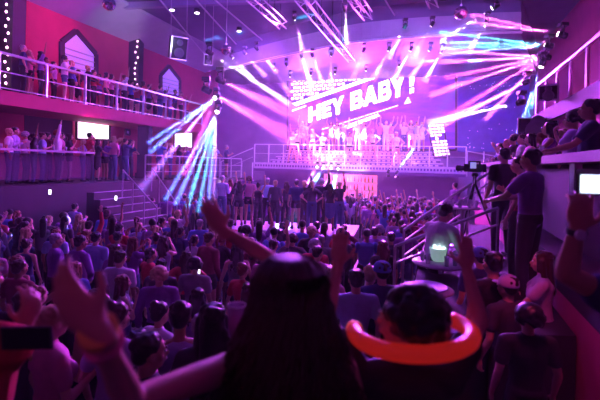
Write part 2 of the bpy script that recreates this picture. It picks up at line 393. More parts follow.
# bar under the stage
t = thing('back_bar', 'glowing back bar shelves full of bottles under the stage', 'bar', st(3.7, .75))
def tb(mb): return rel(mb, st(3.7, .75))
obj('cabinet', tb(sbox(MB(), 3.7, .8, .0, 6.6, 1.15, 1.1)), M_dark, t)
for k in range(3): obj('shelf', tb(sbox(MB(), 3.7, .85, 1.35 + k * .42, 6.6, 1.15, 1.38 + k * .42)), M_pale, t)
obj('light_panel', tb(sbox(MB(), 3.7, 1.15, 1.1, 6.6, 1.18, 2.6)), mat('bar glow', (.9, .3, .5), .5, emit=.9, ecol=(1, .2, .45)), t)
bot = MB().lathe([(.035, 0), (.037, .02), (.037, .17), (.014, .22), (.013, .27), (.016, .275), (.016, .3)], 8).mesh('bottle', mat('bottle glass', (.10, .3, .12), .15), True)
bm2 = [mat('bottle glass', (.1, .3, .12)), mat('bottle amber', (.5, .18, .04), .15), mat('bottle clear', (.7, .7, .75), .1), mat('bottle red', (.5, .03, .05), .15)]
for k in range(3):
    for j in range(14):
        b = link('bottle', bot, None, st(3.85 + j * .195 + R.uniform(-.03, .03), 1.0, 1.385 + k * .42))
        b.material_slots[0].link = 'OBJECT'; b.material_slots[0].material = R.choice(bm2)
        tag(b, ('bottle standing on the %s shelf of the glowing back bar under the stage' % ('lowest', 'middle', 'top')[k]), 'bottle', 'bottles on the %s back bar shelf' % ('lowest', 'middle', 'top')[k])
# ---- LED wall
SP0 = st(0, 4.75); SN = -EY
def SW(px, py, d=0): return onplane(px, py, SP0 + SN * d, SN)
def ledmat():
    m = bpy.data.materials.new('led picture'); m.use_nodes = True; nt = m.node_tree; b = nt.nodes['Principled BSDF']; b.inputs['Base Color'].default_value = (.03, .02, .05, 1)
    tc = nt.nodes.new('ShaderNodeTexCoord'); mp = nt.nodes.new('ShaderNodeMapping'); mp.inputs['Rotation'].default_value = (0, math.radians(-25), 0); mp.inputs['Scale'].default_value = (.25, .3, 1.4)
    w = nt.nodes.new('ShaderNodeTexNoise'); w.inputs['Scale'].default_value = 1.4; w.inputs['Detail'].default_value = 5
    cr = nt.nodes.new('ShaderNodeValToRGB'); cr.color_ramp.elements[0].color = (.03, .01, .42, 1); cr.color_ramp.elements[0].position = .3
    cr.color_ramp.elements[1].color = (.40, .03, .6, 1); cr.color_ramp.elements[1].position = .75
    e = cr.color_ramp.elements.new(.52); e.color = (.14, .015, .5, 1)
    nt.links.new(tc.outputs['Object'], mp.inputs[0]); nt.links.new(mp.outputs[0], w.inputs['Vector']); nt.links.new(w.outputs['Fac'], cr.inputs[0]); nt.links.new(cr.outputs[0], b.inputs['Emission Color'])
    b.inputs['Emission Strength'].default_value = LEDB; return m
LEDB = 1.0
M_led = ledmat(); M_ledwhite = mat('led white', (.9, .9, .9), .5, emit=5, ecol=(1, .72, 1)); M_ledsoft = mat('led soft white', (.9, .8, .9), .5, emit=3.0, ecol=(.95, .62, 1))
M_ledcyan = mat('led pale cyan', (.5, .8, .9), .5, emit=3.5, ecol=(.55, .8, 1))
q = [SW(288, 150), SW(288, 74), SW(330, 70), SW(456, 55), SW(456, 150)]
base = st(3, 4.9, ZS)
led = thing('led_wall', 'huge violet video screen behind the stage reading HEY BABY!', 'video screen', base)
obj('panel', rel(MB().prism(q, SN * -.15), base), M_led, led)
mb = MB(); 
for i in range(5): mb.bar(q[i], q[(i + 1) % 5], .12, .2, up=SN)
obj('frame', rel(mb, base), M_black, led)
def wpoly(mb, pts, d=.05): mb.prism([SW(x, y, d) for x, y in pts], SN * -.04)
GL = {
 'H': [[(0, 0), (.3, 0), (.3, 1), (0, 1)], [(.7, 0), (1, 0), (1, 1), (.7, 1)], [(.25, .36), (.75, .36), (.75, .64), (.25, .64)]],
 'E': [[(0, 0), (.32, 0), (.32, 1), (0, 1)], [(.2, 0), (.95, 0), (.95, .24), (.2, .24)], [(.2, .39), (.88, .39), (.88, .61), (.2, .61)], [(.2, .76), (.95, .76), (.95, 1), (.2, 1)]],
 'Y': [[(.34, 0), (.66, 0), (.66, .45), (.34, .45)], [(-.04, 1), (.3, 1), (.62, .42), (.36, .36)], [(1.04, 1), (.7, 1), (.38, .42), (.64, .36)]],
 'B': [[(0, 0), (.32, 0), (.32, 1), (0, 1)], [(.2, 0), (.78, 0), (.9, .1), (.9, .22), (.2, .22)], [(.2, .4), (.84, .4), (.8, .6), (.2, .6)], [(.2, .78), (.88, .78), (.86, .9), (.76, 1), (.2, 1)], [(.64, .55), (.8, .52), (.9, .62), (.9, .86), (.64, .9)], [(.66, .1), (.9, .08), (1, .18), (1, .4), (.9, .5), (.66, .5)]],
 'A': [[(-.05, 0), (.27, 0), (.58, .95), (.36, 1)], [(1.05, 0), (.73, 0), (.42, .95), (.64, 1)], [(.36, 1), (.64, 1), (.5, .55)], [(.22, .17), (.78, .17), (.7, .4), (.3, .4)]],
 '!': [[(.08, .32), (.62, .32), (.95, 1), (.05, 1)], [(.08, 0), (.66, 0), (.7, .22), (.1, .22)]]}
def tmap(x, t):
    s = (x - 309) / 95; return (x - .06 * t * 18 + 1.0 * t, 122.5 - 27.5 * s - t * (15 + 6 * s))
letters = [('H', 308.5, 320.5), ('E', 322, 331.5), ('Y', 332, 343.5), ('B', 350.5, 363), ('A', 364, 377), ('B', 378.5, 391), ('Y', 391, 404.5)]
for g, x0, x1 in letters + [('!', 409, 416)]:
    mb = MB()
    for k, pl in enumerate(GL[g]):
        if g == '!': wpoly(mb, [(x0 + (x1 - x0) * a, 92.5 - b * 21.5 - (a - .5) * 2) for a, b in pl], .06 + k * .002)
        else: wpoly(mb, [tmap(x0 + (x1 - x0) * a, b) for a, b in pl], .06 + k * .002)
    obj('letter', rel(mb, base), M_ledwhite, led)
# lattice of white cells, upper left triangle
mb = MB()
for r in range(9):
    for c in range(23):
        x = 291 + c * 4.4 + (r % 2) * 2.2; y = 76 + r * 3.6 - c * .36
        lim = 101.5 - (x - 291) * .335
        if y > lim - 1 or x > 383: continue
        wpoly(mb, [(x, y), (x + 2.8, y - .3), (x + 3.2, y + .9), (x + 2.6, y + 2.0), (x + .2, y + 2.2)], .05)
obj('lattice', rel(mb, base), M_ledsoft, led)
mb = MB(); wpoly(mb, [(292, 103.5), (386, 71.5), (386, 74.5), (296, 106)], .05); obj('stripe', rel(mb, base), M_ledcyan, led)
mb = MB(); wpoly(mb, [(344, 126), (378, 113.5), (380, 116), (347, 129)], .05); wpoly(mb, [(322, 129), (398, 105), (398, 105.8), (322, 129.8)], .05); wpoly(mb, [(404, 104), (411, 102.5), (408, 97)], .05); wpoly(mb, [(292, 110), (306, 105), (306, 106.5), (292, 111.5)], .05)
obj('graphic_lines', rel(mb, base), M_ledsoft, led)
# standing lattice tower at right end of stage
b0 = st(SL - 1.9, 1.0, ZS)
t = thing('light_lattice', 'slanted panel of white lit squares at the right end of the stage', 'light panel', b0)
def LT(x, y, d=0): return onplane(x, y, st(0, .95) + SN * d, SN)
mb = MB(); mb.bar(LT(427, 125), LT(434, 157), .05); mb.bar(LT(443, 123), LT(449, 158), .05); mb.bar(LT(427, 125), LT(443, 123), .05); mb.bar(LT(434, 157), LT(449, 158), .05)
obj('frame', rel(mb, b0), M_black, t)
mb = MB()
for r in range(10):
    for c in range(4):
        x = 428.5 + c * 3.9 + r * .7; y = 125 + r * 3.2 - c * .3
        if (r, c) in ((3, 3), (4, 2), (4, 3), (4, 0)): continue
        mb.prism([LT(a, b, .03) for a, b in ((x, y), (x + 3, y), (x + 3.2, y + 1.9), (x + .3, y + 2.1))], SN * -.03)
obj('cells', rel(mb, b0), M_ledsoft, t)
# back wall truss lattice left and right of LED wall (blue cloth with points of light)
q = [SW(458, 152), SW(458, 76), SW(529, 76), SW(529, 152)]
mb = MB(); mb.prism(q, SN * -.08); c = obj('star_cloth', rel(mb, q[0]), mat('blue cloth', (.08, .1, .4), .8, noise=.3, scale=3), None, loc=q[0])
tag(c, 'blue cloth with points of light hanging to the right of the video screen', 'stage curtain')
mb = MB()
for k in range(60): mb.ell(SW(R.uniform(460, 527), R.choice([82, 85, 90, 108, 124, 130, 137, 143, 148]) + R.uniform(-1.5, 1.5), .1), (.018,) * 3, n=5, m=3)
obj('light_points', rel(mb, q[0]), mat('star points', (1, .8, 1), .5, emit=2, ecol=(.9, .6, 1)), c)
# ---- trusses
def truss(label, p, q, w=.32, m=M_steel):
    base = p.copy(); q = q - p; p = V(0, 0, 0); t = thing('lighting_truss', label, 'truss', base, None)
    d = q.normalized(); r = d.cross(V(0, 0, 1)).normalized(); off = [r * (w / 2), -r * (w / 2), r * (w / 2) + V(0, 0, w), -r * (w / 2) + V(0, 0, w)]
    for o in off: obj('chord', MB().tube([p + o, q + o], .028, 6), m, t)
    mb = MB(); n = int(q.length / .5)
    for k in range(n):
        a = d * (k * q.length / n); b = d * ((k + 1) * q.length / n)
        for i, j in ((0, 2), (1, 3), (0, 1)):
            s1, s2 = (i, j) if k % 2 else (j, i); mb.tube([a + off[s1], b + off[s2]], .012, 4)
    obj('lacing', mb, m, t)
    for k in range(5):
        a = d * (q.length * (k + .5) / 5) + V(0, 0, w); obj('hanger', MB().tube([a, a + V(0, 0, max(.05, 9.98 - base.z - a.z))], .012, 4), M_black, t)
truss('wide bright ceiling truss running towards the exclamation mark on the screen', PZ(300, 0, 8.3), PZ(352, 62, 8.3) , .36)
truss('ceiling truss left of the wide one, its far end near the curved canopy', PZ(250, 0, 8.9), PZ(283, 29, 8.9), .3)
truss('short ceiling truss right of the wide one with its end by the canopy', PZ(352, 0, 8.6), PZ(368, 20, 8.6), .3)
truss('ceiling truss over the right side pointing at the pink lamp cluster', PZ(430, 0, 9.0), PZ(434, 8, 9.0), .3)
# ---- mirror balls
def ball(label, px, py, Y, r):
    c = P(px, py, Y); t = thing('mirror_ball', label, 'disco ball', c)
    mb = MB(); mb.ell((0, 0, 0), (r,) * 3, n=18, m=12); obj('sphere', mb, M_mirror, t)
    mb = MB(); mb.tube([V(0, 0, r), V(0, 0, 9.97 - c.z)], .012, 5); mb.tube([V(0, 0, r - .01), V(0, 0, r + .06)], .04, 8); obj('hanger', mb, M_steel, t)
ball('mirror ball hanging by the pale sloping cove at upper left', 109, 4, 13, .21); ball('mirror ball hanging left of the stage canopy', 226, 50, 15, .19); ball('mirror ball hanging above the crossing beams at upper right', 461, 13, 14, .24)
# ---- hanging loudspeakers
def speaker(label, px, py, Y, w, h, d, rx, rz, hang=True):
    c = P(px, py, Y); t = thing('loudspeaker', label, 'speaker', c, None, rz)
    Mx = Matrix.Rotation(rx, 4, 'X')
    mb = MB(); mb.box((-w / 2, -d / 2, -h / 2), (w / 2, d / 2, h / 2), Mx); obj('cabinet', mb, M_black, t)
    mb = MB(); mb.box((-w / 2 + .04, -d / 2 - .02, -h / 2 + .04), (w / 2 - .04, -d / 2 - .002, h / 2 - .04), Mx); obj('grille', mb, M_blackm, t)
    mb = MB()
    for z, r in ((-h * .2, w * .32), (h * .26, w * .2)): mb.lathe([(r, 0), (r, .015), (r * .8, .02), (r * .3, .005)], 14, Mx @ Matrix.Translation((0, -d / 2 - .022, z)) @ Matrix.Rotation(PI / 2, 4, 'X'))
    obj('cone', mb, mat('speaker cone', (.1, .1, .12), .5), t)
    mb = MB(); e = Mx.to_3x3()
    for a, b in (((-1, -1), (1, -1)), ((1, -1), (1, 1)), ((1, 1), (-1, 1)), ((-1, 1), (-1, -1))): mb.bar(e @ V(a[0] * w / 2, -d / 2, a[1] * h / 2), e @ V(b[0] * w / 2, -d / 2, b[1] * h / 2), .035)
    obj('trim', mb, M_steel, t)
    if hang:
        mb = MB()
        for s in (-1, 1): mb.tube([e @ V(s * w / 2, 0, h / 2), V(s * w / 2, 0, 9.98 - c.z)], .012, 5)
        obj('hanger', mb, M_steel, t)
speaker('large hanging loudspeaker above the far pointed window', 178, 48, 16, .62, .85, .5, .3, math.radians(30))
speaker('small hanging loudspeaker below the left mirror ball', 208, 60, 17, .36, .42, .3, .2, math.radians(20))
speaker('black loudspeaker fixed under the upper right balcony railing', 548, 92, 9.6, .4, .35, .35, .25, math.radians(-30), False)
speaker('dark wide monitor under the upper right balcony above the guests', 537, 127, 11, .95, .5, .12, .1, math.radians(-20), False)
# ---- bare ceiling pipes and small downlights
for k, (x0, y0, x1, y1) in enumerate(((160, 0, 205, 55), (196, 0, 236, 44), (215, 0, 262, 40), (385, 0, 400, 24))):
    a, b = PZ(x0, y0, 9.55), PZ(x1, y1, 9.55)
    c = obj('ceiling_pipe', rel(MB().tube([a, b], .035, 6), a), M_steel, loc=a)
    tag(c, ('thin ceiling pipe above the upper left balcony', 'thin ceiling pipe just left of the small hanging loudspeaker', 'thin ceiling pipe ending by the curved canopy', 'thin ceiling pipe right of the short truss')[k], 'pipe')
M_lamp = mat('lamp lens', (1, .9, 1), .3, emit=14, ecol=(1, .75, 1))
for k, (x, y, d) in enumerate(((197, 13, 'right of the diagonal pipes'), (172, 10, 'nearest the pale cove'), (239, 31, 'between the pipes and the truss'), (330, 22, 'beside the wide truss'), (393, 17, 'over the canopy edge'))):
    c = PZ(x, y, 9.8); t = thing('downlight', 'small bright ceiling downlight ' + d, 'lamp', c)
    obj('housing', MB().lathe([(.12, 0), (.13, .02), (.13, .18), (.05, .19)], 14), M_black, t); obj('lens', MB().lathe([(.10, -.012), (.10, -.002)], 14), M_lamp, t)
# ---- podium on the dance floor
pa, pb = V(-3.1, 12.0), V(1.45, 11.4)
slab('floor_podium', [(pa.x, pa.y), (pb.x, pb.y), (pb.x + .9, pb.y + 4.0), (pa.x + .1, pa.y + 4.0)], 0, .8, M_stage)
mb = MB(); mb.bar(V(pa.x, pa.y - .03, .5), V(pb.x, pb.y - .03, .5), .04, .55); struct('trim_30', mb, M_stagefront)
# ------------------------------------------------------------------ people
SKINS = [mat('skin fair', (.62, .36, .27), .5), mat('skin tan', (.48, .26, .17), .5), mat('skin brown', (.26, .13, .08), .5)]
M_eye = mat('eye', (.8, .8, .8), .2); M_iris = mat('iris', (.03, .015, .01), .2); M_lip = mat('lips', (.45, .12, .13), .4); M_brow = mat('brow', (.03, .02, .015), .8)
HAIRM = {'black': mat('hair black', (.012, .010, .012), .34), 'dark brown': mat('hair dark brown', (.045, .022, .015), .34), 'auburn': mat('hair auburn', (.16, .05, .025), .34),
         'blond': mat('hair blond', (.52, .36, .18), .34), 'grey': mat('hair grey', (.35, .33, .34), .5)}
TOPM = {n: mat('cloth ' + n, c, .8, noise=.15, scale=30) for n, c in {'black': (.02, .018, .025), 'charcoal': (.06, .055, .07), 'navy': (.03, .04, .13), 'white': (.75, .74, .78), 'lavender': (.48, .38, .66),
        'pink': (.68, .22, .38), 'red': (.55, .04, .06), 'blue': (.12, .20, .62), 'grey': (.30, .29, .32), 'purple': (.24, .08, .36), 'pale blue': (.42, .52, .78), 'maroon': (.22, .03, .06)}.items()}
BOTM = {n: mat('cloth ' + n, c, .8) for n, c in {'black': (.02, .02, .025), 'denim': (.06, .09, .2)}.items()}
M_shoe = mat('shoe leather', (.03, .025, .03), .4)
def hand(mb, w, d, nrm, thumb_side, curl=.15, spread=.12, s=1.0, fr=.0092, hold=False):
    "palm, four fingers of different length and a thumb; d = finger direction, nrm = palm normal (side the fingers curl to)"
    d = Vector(d).normalized(); nrm = (Vector(nrm) - d * Vector(nrm).dot(d)).normalized(); x = d.cross(nrm).normalized() * thumb_side
    w = Vector(w); rot = Matrix((x, d, nrm)).transposed()
    mb.ell(w + d * .052 * s, (.041 * s, .056 * s, .017 * s), rot, 12, 8)
    mb.ell(w + d * .035 * s + x * .02 * s + nrm * .006, (.02 * s, .034 * s, .016 * s), rot, 10, 6)
    mb.cap(w - d * .02, w + d * .03 * s, .026 * s, .026 * s, 10, .75, nrm)
    for i, (off, L) in enumerate(((.029, .072), (.010, .082), (-.009, .076), (-.027, .058))):
        a = w + d * (.088 - abs(off - .005) * .22) * s + x * off * s; dd = (d + x * (off / .028 * spread)).normalized(); L *= s
        c = curl * (1 + .15 * i)
        segs = (.42, .32, .26); ang = c * .6; p = a - dd * .02
        for k, f in enumerate(segs):
            v = dd * math.cos(ang) + nrm * math.sin(ang); q = p + v * (L * f + (.02 if k == 0 else 0)); r0 = fr * s * (1 - .1 * k)
            mb.cap(p, q, r0, r0 * .92, 8); p = q; ang += c
    t0 = w + d * .022 * s + x * .028 * s; t1 = t0 + (d * .6 + x * .75 + nrm * .2).normalized() * .038 * s; t2 = t1 + (d * .85 + x * .35 + nrm * .3).normalized() * .034 * s
    mb.cap(t0, t1, fr * 1.25 * s, fr * 1.1 * s, 8); mb.cap(t1, t2, fr * 1.1 * s, fr * .9 * s, 8)
def armspec(pose):
    "(elbow, wrist, finger direction, palm normal) for the right (+x) side and the left side, in the figure's frame, facing +y"
    D = (V(.255, -.03, 1.14), V(.27, .07, .91), V(0, .1, -1), V(-1, 0, 0), .35)
    DR = (V(.25, .02, 1.15), V(.17, .25, 1.25), V(-.1, .4, .4), V(-1, .2, 0), 1.0)
    U = (V(.26, .07, 1.68), V(.22, .1, 1.93), V(-.05, .1, 1), V(0, 1, 0), .2)
    U2 = (V(.34, .06, 1.62), V(.38, .12, 1.86), V(.1, .1, 1), V(0, 1, 0), .12)
    PH = (V(.2, .2, 1.36), V(.075, .34, 1.55), V(-.25, .3, .8), V(-1, 0, 0), .6)
    HP = (V(.42, -.05, 1.2), V(.21, .06, 1.03), V(-.5, .4, -.6), V(-1, 0, 0), .4)
    LN = (V(.25, .17, 1.2), V(.13, .38, 1.14), V(-.5, .5, 0), V(0, 0, -1), .4)
    OUT = (V(.42, .0, 1.55), V(.62, .05, 1.72), V(.6, .1, .7), V(0, 1, 0), .1)
    CH = (V(.24, .08, 1.16), V(.06, .2, 1.42), V(-.2, .1, .6), V(0, -1, .3), .8)
    return {'down': (D, D), 'drink': (DR, D), 'up': (U, D), 'both_up': (U2, U2), 'film': (PH, PH), 'hips': (HP, HP), 'lean': (LN, LN), 'reach': (OUT, HP), 'chin': (CH, LN), 'wave': (D, U2)}[pose]
POSE_TXT = {'down': 'arms down', 'drink': 'hand at chest', 'up': 'one arm raised', 'both_up': 'both arms raised', 'film': 'hands at face', 'hips': 'hands on hips', 'lean': 'leaning forward', 'reach': 'arm flung out', 'chin': 'hand at chin', 'wave': 'left arm raised'}
def mir(v): return V(-v.x, v.y, v.z)
def arms_of(pose):
    r, l = armspec(pose); return r, (mir(l[0]), mir(l[1]), mir(l[2]), mir(l[3]), l[4])
def joints(fem, legs):
    sh = .165 if fem else .19
    a = .0 if legs == 'stand' else .05
    return dict(sh=sh, hipx=.09, kneeR=V(.11 + a, .03, .49), ankR=V(.12 + a * 2, 0, .08), kneeL=V(-.11 - a, .03, .49), ankL=V(-.12 - a * 2, 0, .08))
def torso(mb, fem, e=0.0, low=1.0):
    cw = .148 if fem else .17
    mb.ell((0, 0, .97), (.155 + e, .115 + e, .13), n=14, m=8)
    mb.cap((0, 0, 1.0), (0, .005, 1.16), .135 + e, (.115 if fem else .135) + e, 14, .78, (0, 1, 0))
    mb.cap((0, .005, 1.14), (0, .0, 1.32), (.115 if fem else .14) + e, cw + e, 14, .72, (0, 1, 0))
    mb.ell((0, -.005, 1.36), (cw + .01 + e, .105 + e, .10 + e), n=14, m=8)
    if fem:
        for s in (-1, 1): mb.ell((s * .07, .09, 1.27), (.062 + e, .055 + e, .06 + e))
def head_parts(mb, rot, hc):
    E = lambda c, r: mb.ell(hc + rot @ V(*c), r, rot, 14, 10)
    E((0, -.012, .03), (.076, .094, .088)); E((0, .022, -.035), (.058, .066, .075)); E((0, .045, -.08), (.034, .034, .026))
    mb.cap(hc + rot @ V(0, .084, .012), hc + rot @ V(0, .103, -.022), .008, .0135, 8)
    E((0, .086, -.055), (.024, .012, .012))
    for s in (-1, 1):
        E((s * .077, -.005, -.008), (.008, .018, .03)); E((s * .032, .077, .026), (.022, .012, .007)); E((s * .045, .055, -.025), (.022, .022, .02))
def body_mesh(name, fem, arms, vox, legs='stand', headrot=None, bare=True, fr=.0098, smooth=2):
    mb = MB(); J = joints(fem, legs); rot = headrot or Matrix.Identity(3); hc = V(0, .015, 1.615)
    torso(mb, fem)
    mb.cap((0, -.01, 1.42), hc + V(0, -.02, -.06), .052 if not fem else .044, .05 if not fem else .042, 12)
    head_parts(mb, rot, hc)
    for s, (el, wr, fd, nm, cu) in ((1, arms[0]), (-1, arms[1])):
        sp = V(s * J['sh'], -.005, 1.405); k = .9 if fem else 1.0
        mb.cap(V(s * .05, -.01, 1.43), sp, .045, .05 * k, 10); mb.cap(sp, el, .051 * k, .036 * k, 12); mb.cap(el, el.lerp(wr, .35), .036 * k, .037 * k, 12); mb.cap(el.lerp(wr, .3), wr, .037 * k, .024 * k, 12, .9)
        hand(mb, wr, fd, nm, s, cu, .12, .95 if fem else 1.03, fr)
    for s, kn, an in ((1, J['kneeR'], J['ankR']), (-1, J['kneeL'], J['ankL'])):
        mb.cap(V(s * .085, 0, .9), kn, .088, .053, 12); mb.cap(kn, kn.lerp(an, .4), .053, .054, 12); mb.cap(kn.lerp(an, .35), an, .053, .036, 12)
        mb.cap(an + V(0, -.03, -.03), an + V(s * .015, .13, -.045), .035, .028, 10)
    m = remesh(mb, vox, smooth)
    for s in (-1, 1):
        c = hc + rot @ V(s * .031, .082, .008); m.m = 1; m.ell(c, (.0155, .009, .009), rot, 10, 6); m.m = 2; m.ell(c + rot @ V(0, .0065, 0), (.0065, .004, .0068), rot, 8, 6); m.m = 4; m.ell(hc + rot @ V(s * .033, .086, .031), (.021, .007, .004), rot, 8, 4)
    m.m = 3; m.ell(hc + rot @ V(0, .094, -.051), (.021, .008, .0045), rot, 10, 6); m.ell(hc + rot @ V(0, .094, -.058), (.018, .008, .005), rot, 10, 6)
    return m.mesh(name, [SKINS[0], M_eye, M_iris, M_lip, M_brow], True)
def top_mesh(name, fem, arms, vox, kind='tee', e=.012):
    mb = MB(); torso(mb, fem, e)
    J = joints(fem, 'stand')
    if kind == 'tank':
        for s in (-1, 1): mb.cap(V(s * .085, -.07, 1.36), V(s * .075, .06, 1.37), .03, .03, 8); mb.cap(V(s * .08, -.05, 1.4), V(s * .08, .04, 1.4), .035, .03, 8)
    else:
        for s, (el, wr, *_r) in ((1, arms[0]), (-1, arms[1])):
            sp = V(s * J['sh'], -.005, 1.405); k = .9 if fem else 1.0
            mb.cap(V(s * .06, -.01, 1.425), sp, .05 + e, .056 * k + e, 10)
            if kind == 'tee': mb.cap(sp, sp.lerp(el, .55), .054 * k + e, .05 * k + e * 1.4, 12)
            else: mb.cap(sp, el, .054 * k + e, .042 * k + e, 12); mb.cap(el, el.lerp(wr, .88), .042 * k + e, .03 * k + e, 12)
        mb.cap((0, -.01, 1.43), (0, -.005, 1.465), .062, .056, 12)
    return remesh(mb, vox, 2).mesh(name, TOPM['black'], True)
def bottom_mesh(name, kind, vox, legs='stand', e=.012):
    mb = MB(); J = joints(True, legs)
    mb.ell((0, 0, .97), (.158 + e, .118 + e, .12), n=14, m=8)
    if kind == 'trousers':
        for s, kn, an in ((1, J['kneeR'], J['ankR']), (-1, J['kneeL'], J['ankL'])): mb.cap(V(s * .085, 0, .9), kn, .09 + e, .058 + e, 12); mb.cap(kn, an + V(0, 0, .02), .058 + e, .048 + e, 12)
    elif kind == 'shorts':
        for s, kn in ((1, J['kneeR']), (-1, J['kneeL'])): mb.cap(V(s * .085, 0, .88), V(s * .09, .01, .8), .092 + e, .085 + e, 12)
    elif kind == 'briefs': mb.cap((0, -.01, .93), (0, .0, .86), .08, .05, 10)
    else: mb.cap((0, 0, .92), (0, 0, .62), .16 + e, .17 + e, 16, .8, (0, 1, 0))
    return remesh(mb, vox, 2).mesh(name, BOTM['black'], True)
def shoes_mesh(legs='stand'):
    mb = MB(); J = joints(True, legs)
    for s, an in ((1, J['ankR']), (-1, J['ankL'])):
        mb.cap(V(an.x, -.035, .042), V(an.x + s * .015, .135, .036), .04, .036, 10, .85); mb.cap(V(an.x, -.03, .05), V(an.x, -.01, .11), .042, .045, 10)
    for i, v in enumerate(mb.v): mb.v[i] = (v[0], v[1], max(v[2], .0))
    return mb.mesh('shoes', M_shoe, True)
def hair_mesh(name, style, vox=.011, headrot=None, seed=1):
    r = random.Random(seed); mb = MB(); rot = headrot or Matrix.Identity(3); hc = V(0, .015, 1.615)
    E = lambda c, q: mb.ell(hc + rot @ V(*c), q, rot, 12, 8)
    E((0, -.024, .042), (.085, .096, .086))
    for i in range(26):
        a = r.uniform(0, 2 * PI); b = r.uniform(.1, 1.2); E((.078 * math.cos(a) * math.cos(b), -.03 + .085 * math.sin(a) * math.cos(b), .05 + .075 * math.sin(b)), (.02, .02, .016))
    if style == 'short': E((0, -.06, -.005), (.072, .055, .06))
    if style in ('long', 'wavy'):
        mb.cap(hc + V(0, -.07, 0), hc + V(0, -.105, -.28), .085, .075, 12, .5, (0, 1, 0))
        for s in (-1, 1): mb.cap(hc + rot @ V(s * .075, -.01, .02), hc + V(s * .095, -.03, -.2), .032, .028, 10); mb.cap(hc + rot @ V(s * .06, .03, .08), hc + rot @ V(s * .085, .025, -.08), .022, .02, 8)
        for i in range(30 if style == 'wavy' else 12):
            x = r.uniform(-.1, .1); z = r.uniform(-.3, 0); E((x, -.1 + r.uniform(-.03, .03), z), (.022, .022, .045))
    if style == 'bun': E((0, -.055, -.0), (.07, .055, .06)); E((0, -.08, .12), (.045, .045, .042))
    if style == 'ponytail': E((0, -.055, -.0), (.07, .055, .06)); mb.cap(hc + rot @ V(0, -.11, .06), hc + V(0, -.17, -.02), .03, .034, 8); mb.cap(hc + V(0, -.17, -.02), hc + V(0, -.14, -.22), .034, .014, 8)
    if style == 'curly':
        for i in range(200):
            a = r.uniform(0, 2 * PI); b = r.uniform(-.6, 1.5); c = V(.105 * math.cos(a) * math.cos(b), -.045 + .105 * math.sin(a) * math.cos(b), .03 + .1 * math.sin(b))
            if c.y > .05 and c.z < .06: continue
            q = r.uniform(.018, .03); E(tuple(c), (q, q, q))
    return remesh(mb, vox, 1).mesh(name, HAIRM['black'], True)
def cap_mesh():
    mb = MB(); hc = V(0, .005, 1.615)
    mb.lathe([(.098, .02), (.1, .035), (.094, .08), (.07, .115), (.03, .132), (.008, .136)], 16, Matrix.Translation(hc + V(0, -.012, 0))); mb.ell(hc + V(0, .11, .03), (.07, .065, .008)); return mb.mesh('cap', TOPM['black'], True)
POSES = ['down', 'drink', 'up', 'both_up', 'film', 'hips', 'lean', 'reach', 'chin', 'wave']
CACHE = {}
def cached(key, fn):
    if key not in CACHE: CACHE[key] = fn()
    return CACHE[key]
VX = .0125
def setm(o, m, i=0):
    o.material_slots[i].link = 'OBJECT'; o.material_slots[i].material = m
NP = [0]
def person(loc, rz, label, group=None, fem=False, pose='down', hair='short', hcol='black', top='tee', tcol='black', bottom='trousers', bcol='black', skin=0, s=1.0, legs='stand', cap=None):
    arms = arms_of(pose)
    o = link('person', cached(('b', fem, pose, legs), lambda: body_mesh('person', fem, arms, VX, legs)), None, loc)
    o.rotation_euler = (0, 0, rz); o.scale = (s, s, s); tag(o, label, 'person', group); setm(o, SKINS[skin])
    if top: t = link('shirt', cached(('t', fem, pose, top), lambda: top_mesh('shirt', fem, arms, VX, top)), o); setm(t, TOPM[tcol])
    if bottom: b = link({'trousers': 'trousers', 'shorts': 'shorts', 'briefs': 'briefs', 'skirt': 'skirt'}[bottom], cached(('p', bottom, legs), lambda: bottom_mesh(bottom, bottom, VX, legs)), o); setm(b, TOPM.get(bcol) or BOTM[bcol])
    if hair: h = link('hair', cached(('h', hair), lambda: hair_mesh('hair', hair)), o); setm(h, HAIRM[hcol])
    if cap: h = link('cap', cached('cap', cap_mesh), o); setm(h, TOPM[cap])
    link('shoes', cached(('s', legs), lambda: shoes_mesh(legs)), o)
    NP[0] += 1; return o
USED = set(); PLACED = []
def auto(loc, rz, zone, poses, r, s=None, light=.25, dark=('black', 'charcoal', 'navy', 'purple', 'maroon', 'blue', 'grey', 'red'), **kw):
    "a guest whose look is not used yet in its zone; the label tells the look"
    for _ in range(400):
        fem = r.random() < .5; pose = r.choice(poses); hs = r.choice(['long', 'wavy', 'bun', 'ponytail', 'long'] if fem else ['short', 'short', 'curly', 'short'])
        hc = r.choice(['black', 'black', 'dark brown', 'dark brown', 'auburn', 'blond'] + (['grey'] if not fem else []))
        tc = r.choice(['white', 'lavender', 'pale blue', 'pink']) if r.random() < light else r.choice(dark)
        tk = r.choice(['tee', 'tank', 'tee'] if fem else ['tee', 'long', 'tee']); key = (zone, hs, hc, tc, tk, pose)
        if key not in USED: break
    USED.add(key)
    TK = {'tee': 't-shirt', 'tank': 'sleeveless top', 'long': 'long-sleeved shirt'}[tk]; HS = {'short': 'short %s hair', 'long': 'long %s hair', 'wavy': 'wavy %s hair', 'bun': '%s hair bun', 'ponytail': '%s ponytail', 'curly': 'curly %s hair'}[hs] % hc
    lab = '%s, %s %s, %s, %s' % (HS.replace('dark brown', 'brown'), tc, TK, POSE_TXT[pose], zone)
    PLACED.append(Vector(loc))
    return person(loc, rz, lab, None, fem, pose, hs, hc, tk, tc, r.choice(['trousers', 'trousers', 'skirt' if fem else 'trousers', 'shorts']), r.choice(['black', 'denim', 'black']), r.choice([0, 0, 1, 2]), s or r.uniform(.94, 1.04) * (.96 if fem else 1.0), **kw)
def spot_for(px, py, zf, s):
    p = PZ(px, py, zf + 1.62 * s); return V(p.x, p.y, zf)
def at_head(px, py, zf, label, s=1.0, rz=0, **kw):
    l = spot_for(px, py, zf, s); PLACED.append(l); return person(l, math.radians(rz), label, s=s, **kw)
r1 = random.Random(11)
